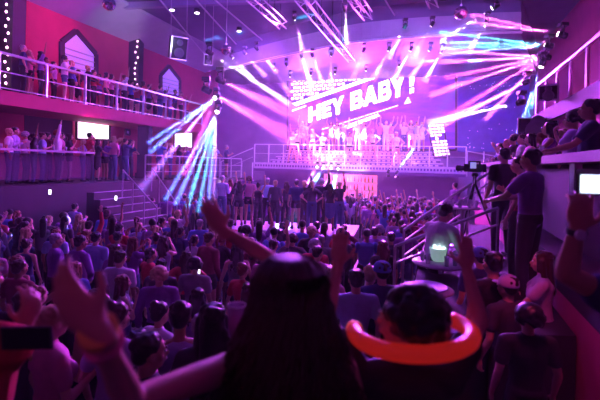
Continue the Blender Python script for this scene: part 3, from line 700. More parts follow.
# dancers on stage: (px, py of head, stage depth y, pose, facing, sleeves)
DN = [(293, 125, .55, 'wave', 180, 'white'), (297, 131, 1.1, 'both_up', 180, 'white'), (313, 124, 1.1, 'hips', 170, 'white'), (323, 127, .5, 'reach', 200, 'white'), (350, 124, .45, 'down', 180, 'white'), (373, 123, 1.1, 'hips', 180, 'white'), (397, 127, .4, 'hips', 185, 'white')]
for k, (px, py, dy, pose, rz, tc) in enumerate(DN):
    p = onplane(px, py, st(0, dy), SN); x = (p - A).dot(EX); dy2 = dy; z = tier_z(dy)
    l = st(x, dy, z + .002)
    person(l, math.radians(rz), ['dancer in white top waving one arm at the left end of the stage', 'dancer in white with both arms up behind the leftmost waving dancer', 'dancer in white with hands on hips, under the letter H', 'dancer in white flinging one arm out beside the letter H', 'dancer in white top and dark briefs, arms down, below the letter B', 'dancer in white on the second step, hands on hips, right of centre', 'dancer in white, hands on hips, front row towards the right stage end'][k],
           'front dancers on the stage steps', True, pose, 'ponytail', ['black', 'dark brown', 'blond'][k % 3], 'tank', tc, 'briefs', 'black', 0, 1.0, 'wide')
BK = [(331, 0, 'up'), (337, 0, 'hips'), (343, 1, 'both_up'), (358, 1, 'wave'), (364, 0, 'both_up'), (380, 1, 'up'), (386, 1, 'both_up'), (391, 0, 'wave'), (404, 1, 'up'), (411, 0, 'both_up'), (417, 1, 'wave'), (422, 0, 'hips'), (302, 0, 'up'), (306, 0, 'wave')]
for k, (px, m, pose) in enumerate(BK):
    dy = 2.6 + (k % 3) * .35; p = onplane(px, 130, st(0, dy), SN); x = (p - A).dot(EX)
    tc = ['pink', 'white', 'lavender', 'pale blue', 'white', 'pink', 'white'][k % 7]
    person(st(x, dy, tier_z(dy) + .002), math.radians(180 + r1.uniform(-25, 25)), 'performer in %s %s, %s, %s from left in back row' % (tc, 'shirt' if m else 'top', POSE_TXT[pose], ['third', 'fourth', 'fifth', 'sixth', 'seventh', 'eighth', 'ninth', 'tenth', 'eleventh', 'twelfth', 'thirteenth', 'fourteenth', 'first', 'second'][k]),
           'back-row performers on the stage', not m, pose, 'short' if m else 'long', r1.choice(['black', 'blond', 'dark brown']), 'tee' if m else 'tank', tc, 'trousers' if m else 'shorts', r1.choice(['white', 'denim', 'pink']) if m else 'white', r1.choice([0, 1]), 1.0)
# upper left balcony guests
r2 = random.Random(21)
for k, px in enumerate((22, 28, 30, 40, 45, 53, 64, 71, 78, 87, 93, 99, 106, 111, 117, 124, 131, 137, 143, 149, 155, 160, 165, 170, 175, 181, 187)):
    d = (.5, 1.0, 1.5)[k % 3] + r2.uniform(0, .1)
    p = onplane(px, 100, V(ux(0) - d, 0), V(UD.y, -UD.x, 0))
    auto(V(p.x, p.y, 5.152), math.radians(r2.uniform(-75, -35)), 'balcony ' + ('by left column' if px < 35 else 'before large window' if px < 100 else 'between windows' if px < 158 else 'by far window'), ['lean', 'lean', 'chin', 'down', 'drink', 'film', 'up'] if px < 150 else ['up', 'both_up', 'down', 'drink'], r2, light=.35)
# lower left mezzanine guests
def mlx(Y):
    for i in range(3):
        if Y <= ML[i + 1].y: return ML[i].x + (ML[i + 1].x - ML[i].x) * (Y - ML[i].y) / (ML[i + 1].y - ML[i].y)
    return ML[3].x
for k, (px, d) in enumerate(((7, .7), (13, .8), (24, .9), (32, .6), (41, .8), (46, 1.1), (56, .7), (60, 1.3), (68, .7), (82, .8), (88, .7), (92, 1.1), (97, .8), (104, .8), (110, 1.0), (113, .6), (120, .7), (125, .4), (129, .6), (158, 1.1), (159, .7), (164, .9), (170, .6), (178, .8), (186, .7), (196, .8), (204, .6), (214, .8), (226, .5))):
    Y = 8.0
    while Y < 22.4:
        X = mlx(Y) - d - .2; q = 300 + 400 * X / Y
        if q >= px: break
        Y += .05
    auto(V(X, Y, 2.252), math.radians(r2.uniform(-80, -20)), 'mezzanine ' + ('behind drinks counter' if px < 72 else 'before white screen' if px < 109 else 'above stairs' if px < 150 else 'by steel railing'), ['down', 'lean', 'drink', 'chin', 'hips', 'film', 'up'], r2, light=.3)
# people standing on the podium
for k, (px, d) in enumerate(((223, .3), (231, .9), (240, .2), (250, .6), (259, .1), (268, .8), (276, .3), (287, .7), (297, .2), (305, .8), (313, .1), (322, .6), (331, .2), (340, .7))):
    Y = 14.3 - (px - 236) / 160 + d; X = (px - 300) / 400 * Y
    auto(V(X, Y, .802), math.radians(r2.uniform(-40, 40)), 'violet podium ' + ('left half' if px < 290 else 'right half'), ['down', 'drink', 'up', 'hips'], r2, light=.1, dark=('black', 'black', 'charcoal', 'navy'))
# guests along the right ledge
def LGY(px, d=.5): return (2.55 - .358 * 3.8 + d) / ((px - 300) / 400 - .358)
def RG(px, Y, zf, label, rz, s=1.0, **kw):
    l = V((px - 300) / 400 * Y, Y, zf); PLACED.append(l); return person(l, math.radians(rz), label, s=s, **kw)
RG(589, LGY(589), 2.202, 'tall man in dark shirt above the ledge at the right edge of the picture', 60, 1.0, pose='lean', hair='short', hcol='black', tcol='navy', skin=1)
RG(572, LGY(572), 2.202, 'man in lavender shirt resting his chin on his hand at the ledge', 55, .97, pose='chin', hair='curly', hcol='black', tcol='lavender', skin=1)
RG(549, LGY(549), 2.202, 'woman with long dark hair and sleeveless top leaning on the ledge', 60, .97, fem=True, pose='lean', hair='wavy', hcol='black', top='tank', tcol='purple', skin=0)
RG(530, LGY(530), 2.202, 'woman in pink top behind the ledge, next to the long-haired leaning woman', 70, .93, fem=True, pose='drink', hair='long', hcol='black', top='tank', tcol='pink')
RG(522, LGY(522), 2.202, 'man in white shirt behind the ledge beyond the woman in pink', 60, .96, pose='drink', hair='short', hcol='dark brown', tcol='white')
RG(560, LGY(560, 1.1), 2.202, 'woman with blond hair standing back from the ledge between two guests', 60, .98, fem=True, pose='down', hair='bun', hcol='blond', top='tee', tcol='charcoal')
for k, (px, Y) in enumerate(((512, LGY(512)), (506, LGY(506)), (500, LGY(500)), (497, 12.2), (516, 10.6), (540, 8.5))):
    auto(V(max((px - 300) / 400 * Y, LG(Y).x + .52), Y, 2.202), math.radians(60), 'right ledge, far end', ['lean', 'drink', 'film'], r2, light=.6)
RG(504, 6.4, 1.702, 'dark figure in black shirt standing by the video camera, before the ledge', 10, 1.0, pose='down', hair='short', hcol='black', tcol='black')
RG(531, 4.15, 1.702, 'man with purple shirt below the ledge, at the landing rail', 40, .93, pose='lean', hair='short', hcol='black', tcol='purple', skin=1)
RG(520, 4.75, 1.702, 'woman with bun and maroon top below the ledge beside the man in purple', 45, .9, fem=True, pose='drink', hair='bun', hcol='dark brown', top='tank', tcol='maroon')
at_head(528, 318, .802, 'short dark-haired person in black in front of the pale cap wearer', .78, -5, pose='down', hair='curly', hcol='black', tcol='black')
# right terrace
at_head(543, 262, .802, 'dark-haired woman in a lavender top before the magenta wall', .88, 60, fem=True, pose='lean', hair='long', hcol='dark brown', top='tee', tcol='lavender')
at_head(508, 287, .802, 'person in a pale knitted cap left of the woman in lavender', .82, 20, pose='down', hair='short', hcol='black', tcol='charcoal', cap='lavender')
at_head(493, 264, .802, 'dark-haired man in black behind the person in the pale cap', .9, 10, pose='down', hair='short', hcol='black', tcol='black')
at_head(480, 257, .802, 'man in a navy cap behind the raised right hand', .85, 10, pose='down', hair='short', hcol='black', tcol='navy', cap='blue')
wt = RG(415, 5.3, .802, 'waiter in a white shirt and black trousers bending over the cocktail table', -60, 1.08, pose='lean', hair='short', hcol='black', top='long', tcol='white', bcol='black')
wt.rotation_euler[0] = -.36; wt.location.z += .03
at_head(455, 186, .802, 'dark-haired person in purple standing beside the stair railing', 1.0, 30, pose='drink', hair='short', hcol='black', tcol='purple')
at_head(434, 187, 0.002, 'man in charcoal standing between the podium and the stair railing', 1.0, 10, pose='down', hair='short', hcol='black', tcol='charcoal')
# notable heads of the crowd (head pixel, look)
at_head(96, 238, .002, 'dark-haired man in a pale blue t-shirt, crowd left of the white t-shirt man', 1.0, -10, pose='down', tcol='pale blue', hcol='black')
at_head(120, 258, .002, 'man in a bright white t-shirt, seen from behind, middle of the left crowd', 1.0, -10, pose='down', tcol='white', hcol='dark brown')
at_head(56, 240, .002, 'grey-haired man looking right, in a purple shirt, left part of the crowd', 1.02, -50, pose='down', hair='short', hcol='grey', top='long', tcol='purple')
at_head(75, 207, .002, 'man in a lavender long-sleeved shirt at the back of the left crowd', 1.0, -20, pose='drink', top='long', tcol='lavender', hcol='black')
at_head(178, 214, .002, 'man in a white t-shirt with raised arm near the blue beams', 1.0, -10, pose='up', tcol='white', hcol='blond')
at_head(382, 272, .452, 'person in a blue-purple cap in front of the curly-haired woman with the glow ring', .95, 5, pose='down', hair='short', tcol='navy', cap='blue')
at_head(370, 276, .452, 'person with blond hair bun just left of the blue cap', .9, -20, fem=True, pose='down', hair='bun', hcol='blond', tcol='black')
at_head(383, 247, .002, 'person with long auburn hair in front of the waiter', 1.0, 5, fem=True, pose='down', hair='long', hcol='auburn', tcol='black')
at_head(391, 238, .002, 'black-haired man in charcoal beside the waiter in the white shirt', 1.0, 5, pose='down', tcol='charcoal')
at_head(356, 280, .452, 'man in a pale blue t-shirt between the raised hand and the blond bun', .93, 5, pose='down', hair='short', hcol='black', tcol='pale blue')
at_head(180, 318, .452, 'woman in a bright lavender sleeveless top seen from behind, front of the crowd', .95, 10, fem=True, pose='down', hair='bun', hcol='black', top='tank', tcol='lavender', skin=1)
at_head(212, 322, .452, 'dark long-haired woman in black directly behind the plastic cup', 1.0, 15, fem=True, pose='down', hair='long', hcol='black', tcol='black')
at_head(148, 352, .452, 'dark-haired man looking right at the bottom left of the crowd', .95, -60, pose='down', hair='short', hcol='black', tcol='black')
at_head(116, 318, .452, 'woman in a lavender t-shirt behind the blurred raised hand', .95, -15, fem=True, pose='down', hair='bun', hcol='dark brown', tcol='lavender')
at_head(52, 322, .452, 'woman with blond ponytail in pink near the lower left corner', .95, -40, fem=True, pose='drink', hair='ponytail', hcol='blond', tcol='pink')
# the crowd itself
r3 = random.Random(5)
def left_edge(Y):
    return mlx(Y) + .45
def right_edge(Y): return .75 if Y < 8.2 else (LG(min(Y, 10)).x - 1.95 if Y < 11 else LG(11).x + (Y - 11) * .3 - .9)
def stage_near(x, y): return (V(x, y) - A).dot(EY) > -.75
def on_podium(x, y): return pa.x - .4 < x < pb.x + 1.2 and pb.y - 1.3 < y < pa.y + 4.3
def near_beam_stairs(x, y): return -7.6 < x < -3.0 and 10.6 < y < 15.4 and x < -3.2 - (15.4 - y) * .1
cand = []
Y = 3.45
while Y < 20.5:
    sx = .47 + Y * .026; X = max(left_edge(Y), -.80 * Y) + r3.uniform(0, .4)
    while X < right_edge(Y):
        x, y = X + r3.uniform(-.12, .12), Y + r3.uniform(-.16, .16); X += sx
        if on_podium(x, y) or near_beam_stairs(x, y) or x < left_edge(y) - .1 or stage_near(x, y): continue
        cand.append((x, y))
    Y += .44 + Y * .042
NC = 0
for x, y in cand:
    if any((x - q.x) ** 2 + (y - q.y) ** 2 < .2 for q in PLACED if q.z < .6): continue
    px = 300 + 400 * x / y
    side = 'left' if px < 120 else 'centre-left' if px < 230 else 'centre' if px < 330 else 'centre-right' if px < 420 else 'right'
    dep = 'front' if y < 5.5 else 'near middle' if y < 8 else 'far middle' if y < 12 else 'back'
    auto(V(x, y, .002), math.radians(r3.uniform(-40, 25) - (15 if px < 150 else 0)), 'crowd %s, %s' % (side, dep), ['down', 'down', 'down', 'drink', 'down', 'chin', 'up' if y > 7 else 'down', 'film' if y > 6 else 'drink', 'hips'], r3, light=.22)
    NC += 1
# the tightly packed rest of the crowd, farther off than the guests built one by one
far = []; Y = 8.3
while Y < 21:
    X = max(left_edge(Y), -.80 * Y) + r3.uniform(0, .3)
    while X < right_edge(Y):
        x, y = X + r3.uniform(-.08, .08), Y + r3.uniform(-.1, .1); X += .5
        if on_podium(x, y) or near_beam_stairs(x, y) or x < left_edge(y) - .1 or stage_near(x, y): continue
        if any((x - q.x) ** 2 + (y - q.y) ** 2 < .17 for q in PLACED if q.z < .6): continue
        far.append((x, y))
    Y += .5
r3.shuffle(far); far = far[:150]; mb = MB()
for x, y in far:
    s = r3.uniform(.92, 1.04); a = r3.uniform(-.5, .5); X = Matrix.Translation((x, y, .004)) @ Matrix.Rotation(a, 4, 'Z') @ Matrix.Scale(s, 4); i0 = len(mb.v); c = r3.choice((2, 2, 3, 3, 4, 5))
    mb.m = 1; mb.ell((0, .015, 1.61), (.075, .093, .11), n=10, m=7); mb.cap((0, 0, 1.4), (0, 0, 1.52), .05, .048, 8)
    mb.m = 0; mb.ell((0, -.022, 1.65), (.086, .095, .088), n=10, m=7)
    if r3.random() < .5: mb.cap((0, -.07, 1.6), (0, -.1, 1.34), .08, .07, 8, .5)
    mb.m = c; mb.cap((0, 0, 1.0), (0, 0, 1.3), .15, .17, 10, .7, (0, 1, 0)); mb.ell((0, 0, 1.36), (.19, .11, .1), n=10, m=6)
    up = r3.random()
    for sd in (-1, 1):
        mb.m = c; e = V(sd * .26, 0, 1.14); w = V(sd * .24, .12, .93)
        if up < .03 or (up < .12 and sd > 0): e = V(sd * .28, .06, 1.64); w = V(sd * .22, .1, 1.9)
        mb.cap((sd * .18, 0, 1.4), (V(sd * .18, 0, 1.4) + e) / 2, .06, .052, 8); mb.m = 1; mb.cap((V(sd * .18, 0, 1.4) + e) / 2, e, .04, .036, 8); mb.cap(e, w, .036, .026, 8); mb.ell(w + (w - e).normalized() * .07, (.03, .03, .07), n=8, m=5)
        mb.m = 6; mb.cap((sd * .09, 0, .95), (sd * .11, 0, .09), .1, .05, 8)
    for i in range(i0, len(mb.v)): mb.v[i] = tuple(X @ Vector(mb.v[i]))
o = obj('crowd', mb, [HAIRM['black'], SKINS[1], TOPM['charcoal'], TOPM['purple'], TOPM['blue'], TOPM['lavender'], BOTM['black']], None, True)
tag(o, 'tightly packed far part of the crowd filling the dance floor up to the stage', 'crowd', None, 'stuff')
# ------------------------------------------------------------------ foreground people (finer meshes)
def near_person(loc, rz, s, label, fem, armsW, hairfn, hcol, topk, tcol, skin, headrot=None, vox=.0065, hand_scale=1):
    M = Matrix.Translation(loc) @ Matrix.Rotation(rz, 4, 'Z') @ Matrix.Scale(s, 4); I = M.inverted(); R3 = I.to_3x3().normalized()
    arms = []
    for el, wr, fd, nm, cu in armsW:
        if isinstance(el, str): arms.append(None); continue
        arms.append((I @ el, I @ wr, R3 @ fd, R3 @ nm, cu))
    dflt = arms_of('down'); arms = [a or dflt[i] for i, a in enumerate(arms)]
    o = link('person', body_mesh('person', fem, arms, vox, 'stand', headrot, fr=.0085, smooth=2)); o.matrix_world = M
    tag(o, label, 'person'); setm(o, SKINS[skin])
    t = link('shirt', top_mesh('shirt', fem, arms, .009, topk), o); setm(t, TOPM[tcol])
    b = link('trousers', bottom_mesh('trousers', 'trousers', .011), o); link('shoes', shoes_mesh(), o)
    h = hairfn(headrot); h = link('hair', h, o); setm(h, HAIRM[hcol])
    return o
def strand_hair(headrot, n=720, length=.42, seed=3, spread=1.0):
    r = random.Random(seed); rot = headrot or Matrix.Identity(3); hc = V(0, .015, 1.615); mb = MB()
    mb.ell(hc + rot @ V(0, -.02, .03), (.08, .094, .078), rot, 20, 14)
    for i in range(n):
        a = r.uniform(0, 2 * PI)
        fwd = math.sin(a)
        if fwd > .55: a = -a; fwd = -fwd
        b0 = V(r.gauss(0, .012), r.uniform(-.04, .05), .118)
        side = V(math.cos(a) * .104, -.03 + fwd * .118, .03)
        L = length * r.uniform(.75, 1.1); ph = r.uniform(0, 6.28); am = r.uniform(.006, .022) * spread; w = r.uniform(14, 24)
        pts = []; rs = []
        for k in range(13):
            t = k / 12
            if t < .3: el = math.radians(86 * (1 - t / .3) ** 1.1); p = hc + rot @ V(side.x * math.cos(el) + b0.x * .6, -.02 + (side.y + .02) * math.cos(el) + b0.y * .3, .03 + .098 * math.sin(el))
            else:
                u = (t - .3) / .7; q = hc + rot @ side; out = V(side.x * 1.15 * u, side.y * .3 * u - .02 * u, -L * u); p = q + out
            p = p + V(math.sin(t * w + ph) * am, math.cos(t * w + ph) * am, 0) * t
            pts.append(p); rs.append(.0065 * (1 - .75 * t ** 3))
        mb.tube(pts, .006, 5, rs)
    return mb.mesh('hair', HAIRM['black'], True)
# woman in the centre with her left arm out to the camera side
near_person(V(-.02, 1.17, 1.152), 0, .965, 'woman with long dark hair seen from behind in the centre, left hand stretched up', True,
    [('d',) * 5, (P(131, 402, .90), P(98, 330, .68), V(-.85, .1, .75), V(.25, .95, -.1), .3)],
    lambda hr: strand_hair(hr), 'dark brown', 'tank', 'black', 0)
near_person(V(.02, 1.66, 1.152), 0, .865, 'guest hidden behind the long-haired woman, arm stretched up to the left', True,
    [('d',) * 5, (P(276, 262, 1.52), P(222, 230, 1.38), V(-.75, -.05, 1.25), V(-.3, .95, .1), .25)],
    lambda hr: hair_mesh('hair', 'short', .009), 'black', 'tank', 'black', 0)
near_person(V(.365, 1.33, 1.152), 0, .885, 'curly-haired woman with a glowing orange ring round her neck, both hands raised', True,
    [(P(480, 322, 1.46), P(467, 268, 1.55), V(-.02, .1, 1), V(-.1, 1, 0), .12), (P(327, 318, 1.46), P(338, 264, 1.55), V(.06, .1, 1), V(.2, 1, 0), .12)],
    lambda hr: hair_mesh('hair', 'curly', .007, hr, 4), 'black', 'tee', 'black', 0, Matrix.Rotation(math.radians(55), 3, 'Z'))
near_person(V(1.42, 1.45, 1.152), math.radians(10), 1.03, 'guest at the right edge in navy, raised arm with wristwatch holding a phone', False,
    [('d',) * 5, (P(566, 274, 1.42), P(577, 229, 1.40), V(.22, .1, 1), V(.3, 1, 0), .45)],
    lambda hr: hair_mesh('hair', 'short', .01), 'black', 'tee', 'navy', 1)
near_person(V(-1.075, 1.3, 1.152), math.radians(-8), .96, 'person in a bright red t-shirt at the lower left corner, forearm raised', False,
    [(P(-4, 366, 1.36), P(26, 326, 1.38), V(.2, .1, 1), V(-1, .5, 0), .6), ('d',) * 5],
    lambda hr: hair_mesh('hair', 'short', .01), 'black', 'tee', 'red', 0)
# ------------------------------------------------------------------ held and worn things
c = V(.40, 1.38, 2.535); t = thing('glow_necklace', 'glowing orange-red tube ring around the neck of the curly-haired woman', 'glow ring', c)
mb = MB(); n = 40; pts = [V(.196 * math.cos(a), .17 * math.sin(a), .012 * math.cos(a)) for a in [math.radians(172 + 216 * i / n) for i in range(n + 1)]]
mb.tube(pts, .028, 12); obj('tube', mb, mat('glow tube', (.85, .04, .03), .25, emit=.2, ecol=(1, .03, .02)), t, True)
mb = MB(); mb.tube([pts[0] - (pts[1] - pts[0]) * .7, pts[0] + (pts[1] - pts[0]) * .6], .03, 10); obj('clasp', mb, mat('clasp', (.95, .25, .15), .3, emit=.35, ecol=(1, .12, .05)), t, True)
def phone(label, c, rx, rz, w=.075, h=.15, lit=True, land=False, colr=(.8, .95, 1), em=4):
    t = thing('smartphone', label, 'phone', c, None, rz); M = Matrix.Rotation(rx, 4, 'X') @ (Matrix.Rotation(PI / 2, 4, 'Y') if land else Matrix.Identity(4))
    obj('case', MB().box((-w / 2, -.004, -h / 2), (w / 2, .004, h / 2), M), M_black, t)
    mb = MB().box((-w / 2 + .004, -.0052, -h / 2 + .008), (w / 2 - .004, -.0042, h / 2 - .008), M); obj('screen', mb, mat('phone screen %.1f %s' % (em, lit), colr, .2, emit=em if lit else 0, ecol=colr), t)
    mb = MB().lathe([(.006, 0), (.006, .002)], 10, M @ Matrix.Translation((w * .28, .004, h * .4)) @ Matrix.Rotation(-PI / 2, 4, 'X')); obj('lens', mb, M_blackm, t)
    return t
phone('phone with bright screen held up by the watch-wearing guest at the right edge', P(592, 184, 1.36), 0, 0, .068, .1, True, True, (.72, .85, 1), 2.6)
phone('dark phone held sideways at the lower left edge above the red t-shirt', P(27, 338, 1.2), .15, .1, .072, .145, False, True, (.02, .02, .03))
PD = [(198, 271, 6.1, 'small lit phone held over the crowd left of centre', (.8, .9, 1)), (116, 198, 11.5, 'tiny lit phone at the foot of the left stairs', (.9, .7, 1)), (277, 226, 10, 'small lit phone before the podium', (1, .8, 1)), (50, 192, 10, 'tiny lit phone below the drinks counter', (1, .8, .9)), (240, 338, 1.45, 'lit phone beside the plastic cup in the foreground', (1, .95, .95))]
for x, y, Yd, lb, cc in PD: phone(lb, P(x, y, Yd), 0, 0, .07 if Yd > 2 else .03, .14 if Yd > 2 else .05, True, False, cc, 4)
# plastic cup
c = P(236, 322, 1.42); t = thing('plastic_cup', 'clear plastic cup with lit rim held up left of the long-haired woman', 'cup', c - V(0, 0, .05))
obj('cup', MB().lathe([(.024, 0), (.026, .003), (.033, .11), (.031, .108), (.024, .008), (.001, .006)], 20), mat('clear plastic', (.6, .4, .7), .15, alpha=.45), t, True)
obj('rim', MB().tube([V(.033 * math.cos(a), .033 * math.sin(a), .111) for a in [2 * PI * i / 20 for i in range(21)]], .0022, 5), M_white, t, True)
obj('drink', MB().lathe([(.023, .008), (.0285, .06), (.001, .0605)], 16), mat('pink drink', (.8, .1, .2), .1), t, True)
# wristwatch and bands: worn
def band(name, label, c, d, r, w, m, cat):
    d = d.normalized(); M = Matrix.Translation(c) @ V(0, 0, 1).rotation_difference(d).to_matrix().to_4x4()
    mb = MB().lathe([(r, -w / 2), (r + .004, -w / 2), (r + .004, w / 2), (r, w / 2)], 20); o = obj(name, mb, m, None, True); o.matrix_world = M; tag(o, label, cat); return o
w0, e0 = P(577, 229, 1.40), P(566, 274, 1.42)
t = band('wristwatch', 'wristwatch with pale round face on the raised arm at the right edge', w0.lerp(e0, .08), w0 - e0, .030, .022, M_black, 'watch')
mb = MB().lathe([(.018, 0), (.018, .007), (.014, .008)], 18, Matrix.Rotation(PI / 2, 4, 'X') @ Matrix.Translation((-.008, 0, .03))); obj('watch_face', mb, M_white, t)
w0, e0 = P(98, 330, .68), P(131, 402, .90)
band('wristband', 'yellowish paper wristband on the blurred raised left hand', w0.lerp(e0, .02), w0 - e0, .029, .02, mat('paper band', (.75, .5, .12), .6), 'wristband')
band('wristband', 'thin pink wristband just below the yellowish one', w0.lerp(e0, .14), w0 - e0, .031, .01, mat('pink band', (.8, .2, .4), .6), 'wristband')
# video camera on tripod
b = V((475 - 300) / 400 * 8.1, 8.1, 1.702); t = thing('video_camera', 'video camera on a black tripod on the landing, pointed at the stage', 'camera', b)
for a in (90, 210, 330):
    f = V(math.cos(math.radians(a)) * .42, math.sin(math.radians(a)) * .42, .015); obj('leg', MB().tube([V(0, 0, 1.12), f], .022, 7, [.026, .016]), M_black, t)
obj('head', MB().tube([V(0, 0, 1.05), V(0, 0, 1.3)], .035, 10).ell((0, 0, 1.27), (.07, .07, .05)), M_black, t)
M3 = Matrix.Translation((0, 0, 1.4)) @ Matrix.Rotation(math.radians(35), 4, 'Z')
obj('camera_body', MB().box((-.07, -.2, -.07), (.07, .2, .09), M3).box((-.02, -.12, .12), (.02, .14, .15), M3).box((-.015, -.12, .09), (.015, -.09, .13), M3).box((-.015, .11, .09), (.015, .14, .13), M3), M_black, t)
obj('lens', MB().lathe([(.05, 0), (.05, .12), (.062, .13), (.062, .2), (.045, .2), (.04, .17)], 16, M3 @ Matrix.Translation((0, .2, 0)) @ Matrix.Rotation(-PI / 2, 4, 'X')), M_black, t)
obj('viewfinder', MB().box((-.12, -.22, .02), (-.07, -.08, .07), M3), M_black, t); obj('monitor', MB().box((-.3, -.1, .0), (-.12, -.08, .12), M3), mat('monitor glow', (.3, .3, .7), .3, emit=.6, ecol=(.4, .4, 1)), t)
obj('pan_handle', MB().tube([V(0, 0, 1.27), V(-.2, -.45, 1.1)], .012, 7), M_black, t)
# cocktail tables and what stands on them
def table(label, c, top, r, zf):
    t = thing('cocktail_table', label, 'table', V(c.x, c.y, zf + .002)); h = top - zf
    obj('table_top', MB().lathe([(r - .02, h - .03), (r, h - .02), (r, h - .008), (r - .01, h)], 28), M_counter, t, True)
    obj('column', MB().tube([V(0, 0, .03), V(0, 0, h - .03)], .035, 10), M_steel, t); obj('base', MB().lathe([(.24, 0), (.24, .012), (.05, .035)], 24), M_steel, t)
    return t
def glass(label, p, grp, m=None):
    o = obj('drinking_glass', MB().lathe([(.026, 0), (.034, .13), (.032, .13), (.024, .01), (.001, .008)], 12), m or mat('glass', (.8, .8, .9), .05, alpha=.4), None, True, p); tag(o, label, 'glass', grp); return o
tc = P(440, 262, 5.3); tt = tc.z
table('round cocktail table with lit ice bucket in front of the waiter', tc, tt, .36, .8)
M_ice = mat('lit ice bucket', (.6, 1, .8), .2, emit=.25, ecol=(.6, 1, .85))
b = V(tc.x - .0, tc.y + .08, tt + .001); t = thing('ice_bucket', 'glowing green-white ice bucket with bottles on the cocktail table', 'ice bucket', b)
obj('bucket', MB().lathe([(.085, 0), (.09, .01), (.115, .17), (.11, .17), (.085, .02), (.001, .015)], 22), M_ice, t, True)
mb = MB()
for k in range(26): mb.ell((R.uniform(-.075, .075), R.uniform(-.075, .075), .14 + R.uniform(0, .05)), (.022, .022, .018), n=6, m=4)
obj('ice', mb, mat('ice cubes', (.8, .95, .95), .1, emit=2.2, ecol=(.7, 1, 1)), t)
for k, (dx, dy) in enumerate(((-.2, -.12), (.2, -.05), (-.22, .05), (.12, -.2), (.0, -.24), (.24, .1))): glass('clear tumbler on the cocktail table beside the ice bucket', V(tc.x + dx, tc.y + dy, tt + .001), 'tumblers on the cocktail table')
for k, (dx, dy) in enumerate(((.03, .28), (.14, .22))):
    bo = link('bottle', bot, None, V(tc.x + dx, tc.y + dy, tt + .001)); tag(bo, 'dark bottle standing behind the ice bucket on the cocktail table', 'bottle', 'bottles on the cocktail table')
tc = V(1.1, 2.75, 0) + V(0, 0, 0); tc = P(428, 288, 4.2)
o = obj('serving_tray', MB().lathe([(.17, 0), (.19, .004), (.2, .02), (.19, .02), (.17, .008), (.001, .006)], 26), mat('violet tray', (.35, .2, .7), .3), None, True, V(tc.x, tc.y, tc.z + .004)); tag(o, 'round violet serving tray on the small table beside the cocktail table', 'tray')
table('small round table carrying the violet serving tray', tc, tc.z, .26, .8)
tc = P(473, 214, 8.0); 
tc.x = 2.95; tc.y = 7.2
table('cocktail table crowded with glasses near the stair railing', tc, 2.4, .3, 1.7)
for k in range(9): a = k * 2 * PI / 9; glass('glass among many on the cocktail table near the stair railing', V(tc.x + .24 * math.cos(a), tc.y + .2 * math.sin(a), 2.401), 'glasses on the far cocktail table')
for k in range(16):
    Yk = 5.0 + k * .55; q = LG(Yk, .17); glass('glass standing on the right ledge between the leaning guests', V(q.x + R.uniform(-.13, -.06), q.y, 3.272), 'glasses on the right ledge')
for k in range(10):
    Yk = 9.5 + k * .45; q = V(mlx(Yk) - .22, Yk); glass('glass standing on the long drinks counter of the left mezzanine', V(q.x + R.uniform(-.05, .05), q.y, 3.332), 'glasses on the left drinks counter')
# ------------------------------------------------------------------ lamps and beams
def haze(name, a, b, dens, aniso=.2):
    m = bpy.data.materials.new(name); m.use_nodes = True; nt = m.node_tree; nt.nodes.clear(); o = nt.nodes.new('ShaderNodeOutputMaterial'); s = nt.nodes.new('ShaderNodeVolumeScatter')
    s.inputs['Density'].default_value = dens; s.inputs['Anisotropy'].default_value = aniso; nt.links.new(s.outputs[0], o.inputs['Volume'])
    o = obj(name, MB().box(a, b), m); tag(o, 'thin theatrical haze filling the whole hall and showing the light beams', 'haze', None, 'stuff'); return o
haze('haze', (-20, -4, -1), (17, 33, 11), HAZE)
o = haze('stage_haze', (-19.9, 13, -.9), (16.9, 32.9, 10.9), .006); o['label'] = 'denser drifting haze around the stage and the video screen'
LN = [0]
M_lens = mat('beam lens', (1, .8, 1), .3, emit=22, ecol=(1, .8, 1))
fix = {}
def fixture(p, q, label, group, big=1.0, hang=True):
    "moving head: base, yoke, head barrel, lens; points from p to q"
    p = Vector(p); d = (Vector(q) - p).normalized(); t = thing('stage_light', label, 'stage light', p, group)
    rot = V(0, 0, 1).rotation_difference(d).to_matrix().to_4x4(); s = big
    obj('head', MB().lathe([(.05 * s, -.26 * s), (.09 * s, -.24 * s), (.1 * s, -.1 * s), (.085 * s, -.03 * s), (.1 * s, .0)], 12, rot), M_black, t, True)
    obj('lens', MB().lathe([(.075 * s, .001), (.06 * s, .012 * s), (.02 * s, .018 * s)], 12, rot), M_lens, t, True)
    up = V(0, 0, 1) if hang else V(0, 0, -1); c = d * (-.13 * s); x = d.cross(up); x = (x.normalized() if x.length > .05 else V(1, 0, 0)) * (.125 * s)
    mb = MB()
    for k in (-1, 1): mb.bar(c + x * k, c + x * k + up * .24 * s, .03 * s)
    mb.bar(c - x + up * .24 * s, c + x + up * .24 * s, .04 * s); obj('yoke', mb, M_black, t)
    b = c + up * .3 * s; obj('base', MB().box(b - V(.11, .11, .05) * s, b + V(.11, .11, .05) * s), M_black, t)
    return t
def lampdata(col, W, ang, blend, r):
    l = bpy.data.lights.new('beam', 'SPOT'); l.energy = W; l.color = col; l.spot_size = math.radians(ang); l.spot_blend = blend; l.shadow_soft_size = r; return l
M_bh = {}
